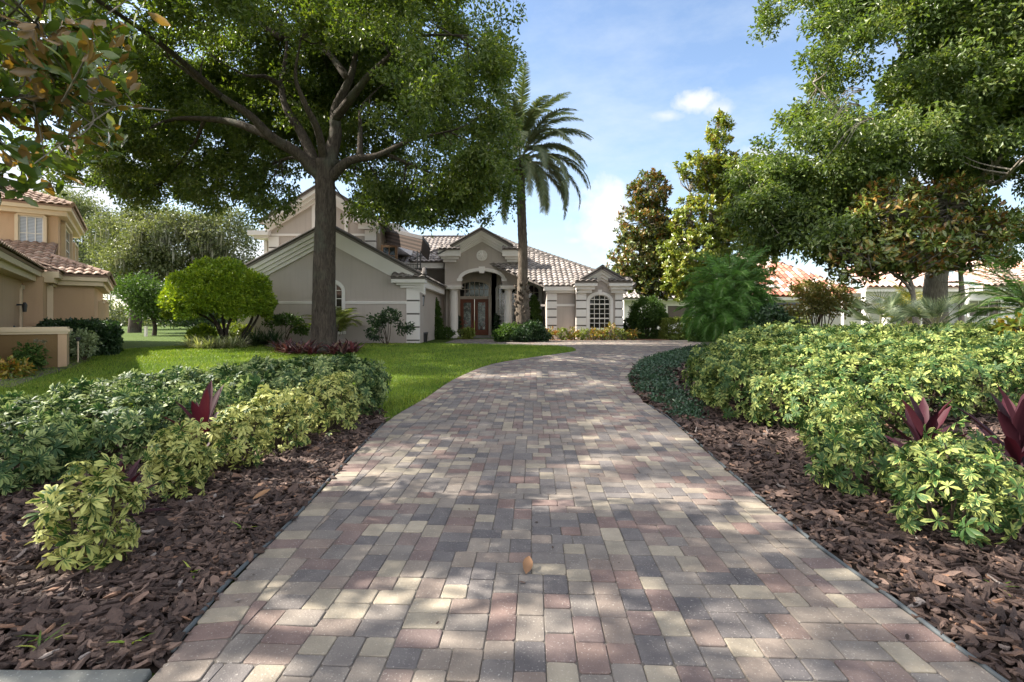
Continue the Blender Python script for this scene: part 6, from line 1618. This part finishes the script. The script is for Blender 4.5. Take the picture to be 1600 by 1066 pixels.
def cart():
    Y = 21.5; x = px(1231, Y); z0 = float(zt(x, Y)); r = thing('golf_cart', (x, Y, z0), 'dark golf cart with flat black canopy parked beyond the dark shrub', 'golf cart'); w = .60
    b = MB()
    b.hexa([(x - w, Y - 1.1, z0 + .3), (x + w, Y - 1.1, z0 + .3), (x + w, Y + 1.1, z0 + .3), (x - w, Y + 1.1, z0 + .3), (x - w * .9, Y - .9, z0 + .85), (x + w * .9, Y - .9, z0 + .85), (x + w * .9, Y + 1.0, z0 + .6), (x - w * .9, Y + 1.0, z0 + .6)]); b.build('body', MAT['metal'], r)
    b = MB(); b.hexa([(x - w - .06, Y - 1.0, z0 + 1.72), (x + w + .06, Y - 1.0, z0 + 1.72), (x + w + .06, Y + 1.0, z0 + 1.72), (x - w - .06, Y + 1.0, z0 + 1.72), (x - w, Y - .9, z0 + 1.80), (x + w, Y - .9, z0 + 1.80), (x + w, Y + .9, z0 + 1.80), (x - w, Y + .9, z0 + 1.80)]); b.build('canopy', MAT['metal'], r)
    for sx in (-1, 1):
        for y0, y1 in ((-.85, -.75), (.8, .85)): b = MB(); b.tube([(x + sx * w * .9, Y + y0, z0 + .7), (x + sx * w * .95, Y + y1, z0 + 1.72)], .03, 6); b.build('post', MAT['metal'], r)
        for dy in (-.75, .75):
            b = MB(); q = np.linspace(0, 2 * PI, 17); b.tube([(x + sx * (w - .12), Y + dy, z0 + .22), (x + sx * (w + .04), Y + dy, z0 + .22)], .22, 16); b.build('wheel', MAT['metal'], r)
    b = MB(); b.box(x - w * .85, x + w * .85, Y + .1, Y + .55, z0 + .68, z0 + .82); b.box(x - w * .85, x + w * .85, Y + .5, Y + .62, z0 + .82, z0 + 1.3); b.build('seat', MAT['cartseat'], r)
    b = MB(); q = np.linspace(0, 2 * PI, 15); b.tube([(x - .25 + .17 * math.cos(a), Y - .25 + .05 * math.sin(a), z0 + 1.08 + .15 * math.sin(a)) for a in q], .016, 6, cap=False); b.tube([(x - .25, Y - .25, z0 + 1.08), (x - .25, Y - .6, z0 + .8)], .02, 6); b.build('steering_wheel', MAT['metal'], r)
    b = MB(); b.box(x - w * .88, x + w * .88, Y - .86, Y - .845, z0 + 1.12, z0 + 1.16); b.box(x - .02, x + .02, Y - .86, Y - .845, z0 + .86, z0 + 1.72); b.build('windscreen_frame', MAT['metal'], r)
MAT['cartseat'] = M_plain('tan_vinyl', (.22, .16, .10), .5, .4)
cart()
def tool():
    a = np.array([px(31, 12.7), 12.7, .3]); b_ = at(23, 517, 13.4); r = thing('long_broom', (a[0], a[1], .25), 'long-handled tool leaning on the garden wall by the tan house', 'garden tool'); m = MB(); m.tube([a, b_], .016, 6); m.build('handle', MAT['beige'], r); m = MB(); m.tube([b_, b_ + (b_ - a) * .13], [.03, .022], 8); m.build('grip', MAT['metal'], r)
tool()
def path_light(x_px, Y, h, lab):
    x = px(x_px, Y); z0 = float(zt(x, Y)); r = thing('path_light', (x, Y, z0), lab, 'garden light'); m = MB(); m.tube([(x, Y, z0 - .03), (x, Y, z0 + h)], .02, 8); m.build('post', MAT['beige'], r); m = MB(); m.lathe((x, Y, z0 + h), [(.03, 0), (.05, .02), (.05, .06), (.075, .08), (.03, .11)], 10); m.build('lamp_head', MAT['metal'], r)
path_light(122, 14.4, .62, 'slim post light in front of the dark box hedge')
def post():
    Y = 34; x = px(228, Y); z0 = .4; r = tag_post = MB(); r.box(x - .07, x + .07, Y - .07, Y + .07, z0 - .05, z0 + .62); r.box(x - .09, x + .09, Y - .09, Y + .09, z0 + .621, z0 + .66); tag(r.build('marker_post', MAT['white']), 'short white marker post on the far sunlit lawn', 'post')
post()
def dry(xy, yaw, L, lab, up=.03):
    z = float(zt(*xy)) + up; t = leafN(.24, .12, -.25, (0, .2, .45, .7, .9, 1), (.12, .7, 1, .85, .4, .05)); V, Fs, A, Lu = place(t, np.array([[xy[0], xy[1], z]]), np.array([[math.cos(yaw), math.sin(yaw), .12]]), np.array([[.2, 0, 1.]]), L); r = mesh_np('fallen_leaf', V, [Fs], MAT['dryleaf'], smooth=True); tag(r, lab, 'leaf')
dry(G(822, 905), 1.45, .13, 'curled brown fallen leaf in the middle of the pavers', .03)
for q, yw, L, lab in (((1500, 800), .3, .12, 'orange dry leaf on the bark beside the nearest gold shrub'), ((395, 795), .8, .14, 'broad tan dry leaf on the left bark near the paver edge'), ((1345, 775), 2.6, .11, 'dry leaf on the right bark under the low gold shrub'), ((140, 905), 2.1, .16, 'big dry leaf at the foot of the nearest left shrub'), ((300, 780), 4, .12, 'dry leaf on the left bark below the second shrub')): dry(G(*q), yw, L, lab, .075)
def litter():
    P = scatter(DRIVE[(DRIVE[:, 1] < 14)], 1500); e = np.minimum(edge_dist(P, LE), edge_dist(P, RE)); P = P[(rng.random(len(P)) < np.where(e < .22, .5, .05)) & inside(P, DRIVE) & (np.abs(P[:, 0]) < P[:, 1])]; n = len(P)
    pos = np.stack([P[:, 0], P[:, 1], zt(P[:, 0], P[:, 1]) + .026], 1); a = rng.random(n) * 2 * PI
    V, Fs, A, Lu = place(leafN(.22, .1, -.15), pos, np.stack([np.cos(a), np.sin(a), .15 * rng.random(n)], 1), np.tile([0, 0, 1.], (n, 1)) + rng.normal(size=(n, 3)) * .2, .012 + .03 * rng.random(n) ** 2)
    tag(mesh_np('leaf_litter', V, [Fs], MAT['chip'], attrs={'rnd': A}), 'scattered bits of bark and dry leaf on the pavers', 'litter', kind='stuff')
litter()
def weeds(px_list, lab, g):
    for q in px_list:
        x, y = G(*q); z = float(zt(x, y)); n = 6; a = rng.random(n) * 2 * PI; ax = np.stack([np.cos(a), np.sin(a), .6 + rng.random(n)], 1)
        o = leaf_obj('weed_sprout', [place(leafN(.06, .02, .5, (0, .4, .8, 1), (.6, 1, .7, .05)), np.tile([x, y, z + .03], (n, 1)), ax, np.tile([0, 0, 1.], (n, 1)), .05 + .06 * rng.random(n))], MAT['grass'], None, True); tag(o, lab, 'weed', g)
weeds([(70, 1010), (205, 1020), (60, 1025), (300, 905), (380, 835)], 'tiny green grass sprout in the left bark bed', 'weeds in the left bark')
weeds([(1210, 715), (1560, 930), (1530, 850)], 'tiny green sprout in the right bark bed', 'weeds in the right bark')

# ------------------------------------------------------------------ sky, sun, camera
SUN = np.array([-.78, .12, .66]); SUN /= np.linalg.norm(SUN)
def light():
    l = bpy.data.lights.new('sun', 'SUN'); l.energy = SUN_E; l.angle = R(.6); l.color = (1, .93, .82); o = bpy.data.objects.new('sun', l); col.objects.link(o)
    o.rotation_euler = Vector(-SUN).to_track_quat('-Z', 'Y').to_euler(); o.location = (-30, 5, 30)
    w = bpy.data.worlds.new('World'); sc.world = w; w.use_nodes = True; t = w.node_tree; n, k = t.nodes, t.links; bg = n['Background']
    s = n.new('ShaderNodeTexSky'); s.sky_type = 'NISHITA'; s.sun_disc = False; s.sun_elevation = math.asin(SUN[2]); s.sun_rotation = math.atan2(SUN[0], SUN[1]); s.air_density = 1.0; s.dust_density = 1.2; s.ozone_density = 1.2
    def m(op, a, b=0., c=None, clamp=False):
        x = n.new('ShaderNodeMath'); x.operation = op; x.use_clamp = clamp
        for i, v in enumerate((a, b) if c is None else (a, b, c)):
            if isinstance(v, bpy.types.NodeSocket): k.new(v, x.inputs[i])
            else: x.inputs[i].default_value = v
        return x.outputs[0]
    tc = n.new('ShaderNodeTexCoord'); sp = n.new('ShaderNodeSeparateXYZ'); k.new(tc.outputs['Generated'], sp.inputs[0]); X, Y, Z = sp.outputs
    def noise(sc_, vec, det=6, ro=.6):
        x = n.new('ShaderNodeTexNoise'); x.inputs['Scale'].default_value = sc_; x.inputs['Detail'].default_value = det; x.inputs['Roughness'].default_value = ro; k.new(vec, x.inputs['Vector']); return x.outputs['Fac']
    # thin high cloud, streaked, on a plane overhead
    zz = m('MAXIMUM', Z, .02); cb = n.new('ShaderNodeCombineXYZ'); k.new(m('DIVIDE', X, m('ADD', zz, .12)), cb.inputs[0]); k.new(m('MULTIPLY', m('DIVIDE', Y, m('ADD', zz, .12)), .45), cb.inputs[1])
    mp = n.new('ShaderNodeMapping'); mp.inputs['Rotation'].default_value = (0, 0, .6); mp.inputs['Scale'].default_value = (.8, 2.0, 1); k.new(cb.outputs[0], mp.inputs[0])
    wisp = m('MULTIPLY', m('SUBTRACT', noise(1.5, mp.outputs[0], 8, .62), .42), 3.0, clamp=True); low = m('MULTIPLY', m('SUBTRACT', .40, Z), 1.1, clamp=True); wisp = m('MULTIPLY', m('MINIMUM', m('ADD', wisp, m('MULTIPLY', m('MULTIPLY', low, low), .6)), 1.0), .72)
    nz = noise(7, tc.outputs['Generated'], 8, .62); nz2 = noise(22, tc.outputs['Generated'], 5, .6)
    puff = None
    for d, rx, rz, amt in (((.355, 1, .425), .055, .030, 1.), ((.40, 1, .412), .045, .022, .7), ((.185, 1, .21), .048, .050, 1.), ((.165, 1, .165), .06, .035, .9), ((.125, 1, .155), .018, .010, .6), ((.48, 1, .325), .035, .02, .8), ((.30, 1, .40), .05, .014, .5), ((.24, 1, .12), .10, .03, .6), ((.02, 1, .07), .15, .03, .6), ((-.55, 1, .12), .4, .06, .8), ((-.9, 1, .25), .3, .08, .8), ((.75, 1, .3), .3, .06, .6)):
        v = np.array(d) / np.linalg.norm(d); du = m('DIVIDE', m('SUBTRACT', m('DIVIDE', X, m('MAXIMUM', Y, .05)), d[0]), rx); dv = m('DIVIDE', m('SUBTRACT', m('DIVIDE', Z, m('MAXIMUM', Y, .05)), d[2]), rz)
        e = m('SQRT', m('ADD', m('MULTIPLY', du, du), m('MULTIPLY', dv, dv)))
        f = m('ADD', m('SUBTRACT', 1.0, e), m('ADD', m('MULTIPLY', m('SUBTRACT', nz, .5), 3.2), m('MULTIPLY', m('SUBTRACT', nz2, .5), 1.2)))
        f = m('MULTIPLY', m('MULTIPLY', m('ADD', f, .16), 1.15, clamp=True), amt); puff = f if puff is None else m('MAXIMUM', puff, f)
    def mixc(f, a, b):
        x = n.new('ShaderNodeMix'); x.data_type = 'RGBA'; k.new(f, x.inputs[0]); k.new(a, x.inputs[6])
        if isinstance(b, tuple): x.inputs[7].default_value = (*b, 1)
        else: k.new(b, x.inputs[7])
        return x.outputs[2]
    # broken cumulus fill, added out of view (overhead and behind) to lift the shade, brighter there than the small puffs ahead
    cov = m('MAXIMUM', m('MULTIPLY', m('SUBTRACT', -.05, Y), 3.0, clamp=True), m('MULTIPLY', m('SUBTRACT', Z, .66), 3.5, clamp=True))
    cloud_fill = m('MULTIPLY', m('ADD', m('SUBTRACT', noise(2.2, tc.outputs['Generated'], 7, .6), .47), m('MULTIPLY', m('SUBTRACT', nz2, .5), .2)), 7.0, clamp=True)
    c = mixc(wisp, s.outputs[0], WISP); c = mixc(m('MULTIPLY', cloud_fill, cov), c, FILL_CLOUD); c = mixc(puff, c, PUFF); k.new(c, bg.inputs['Color']); bg.inputs['Strength'].default_value = SKY
SUN_E, SKY = 3.0, .055
PUFF = (4.0, 3.95, 3.95)
WISP, FILL_CLOUD = (3.0, 3.4, 3.9), (12.6, 12.1, 11.7)  # the brighter tint is unseen cloud, added to brighten the shade
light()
cam = bpy.data.cameras.new('camera'); co = bpy.data.objects.new('camera', cam); col.objects.link(co)
co.location = (0, 0, EYE); co.rotation_euler = (R(90), 0, 0); cam.sensor_width = 36; cam.lens = 18.0; cam.shift_y = -33 / 1600; cam.clip_start = .05; cam.clip_end = 3000
sc.camera = co
vs = sc.view_settings; sc.display_settings.display_device = 'sRGB'; vs.view_transform = 'Standard'; vs.look = 'None'; vs.gamma = 1; vs.use_curve_mapping = False; vs.exposure = 2.42
cy = sc.cycles; cy.max_bounces = 7; cy.diffuse_bounces = 3; cy.glossy_bounces = 3; cy.transmission_bounces = 4; cy.transparent_max_bounces = 6; cy.use_denoising = True; cy.sample_clamp_indirect = 6
print('objects', len(bpy.data.objects), 'faces', sum(len(m.polygons) for m in bpy.data.meshes))
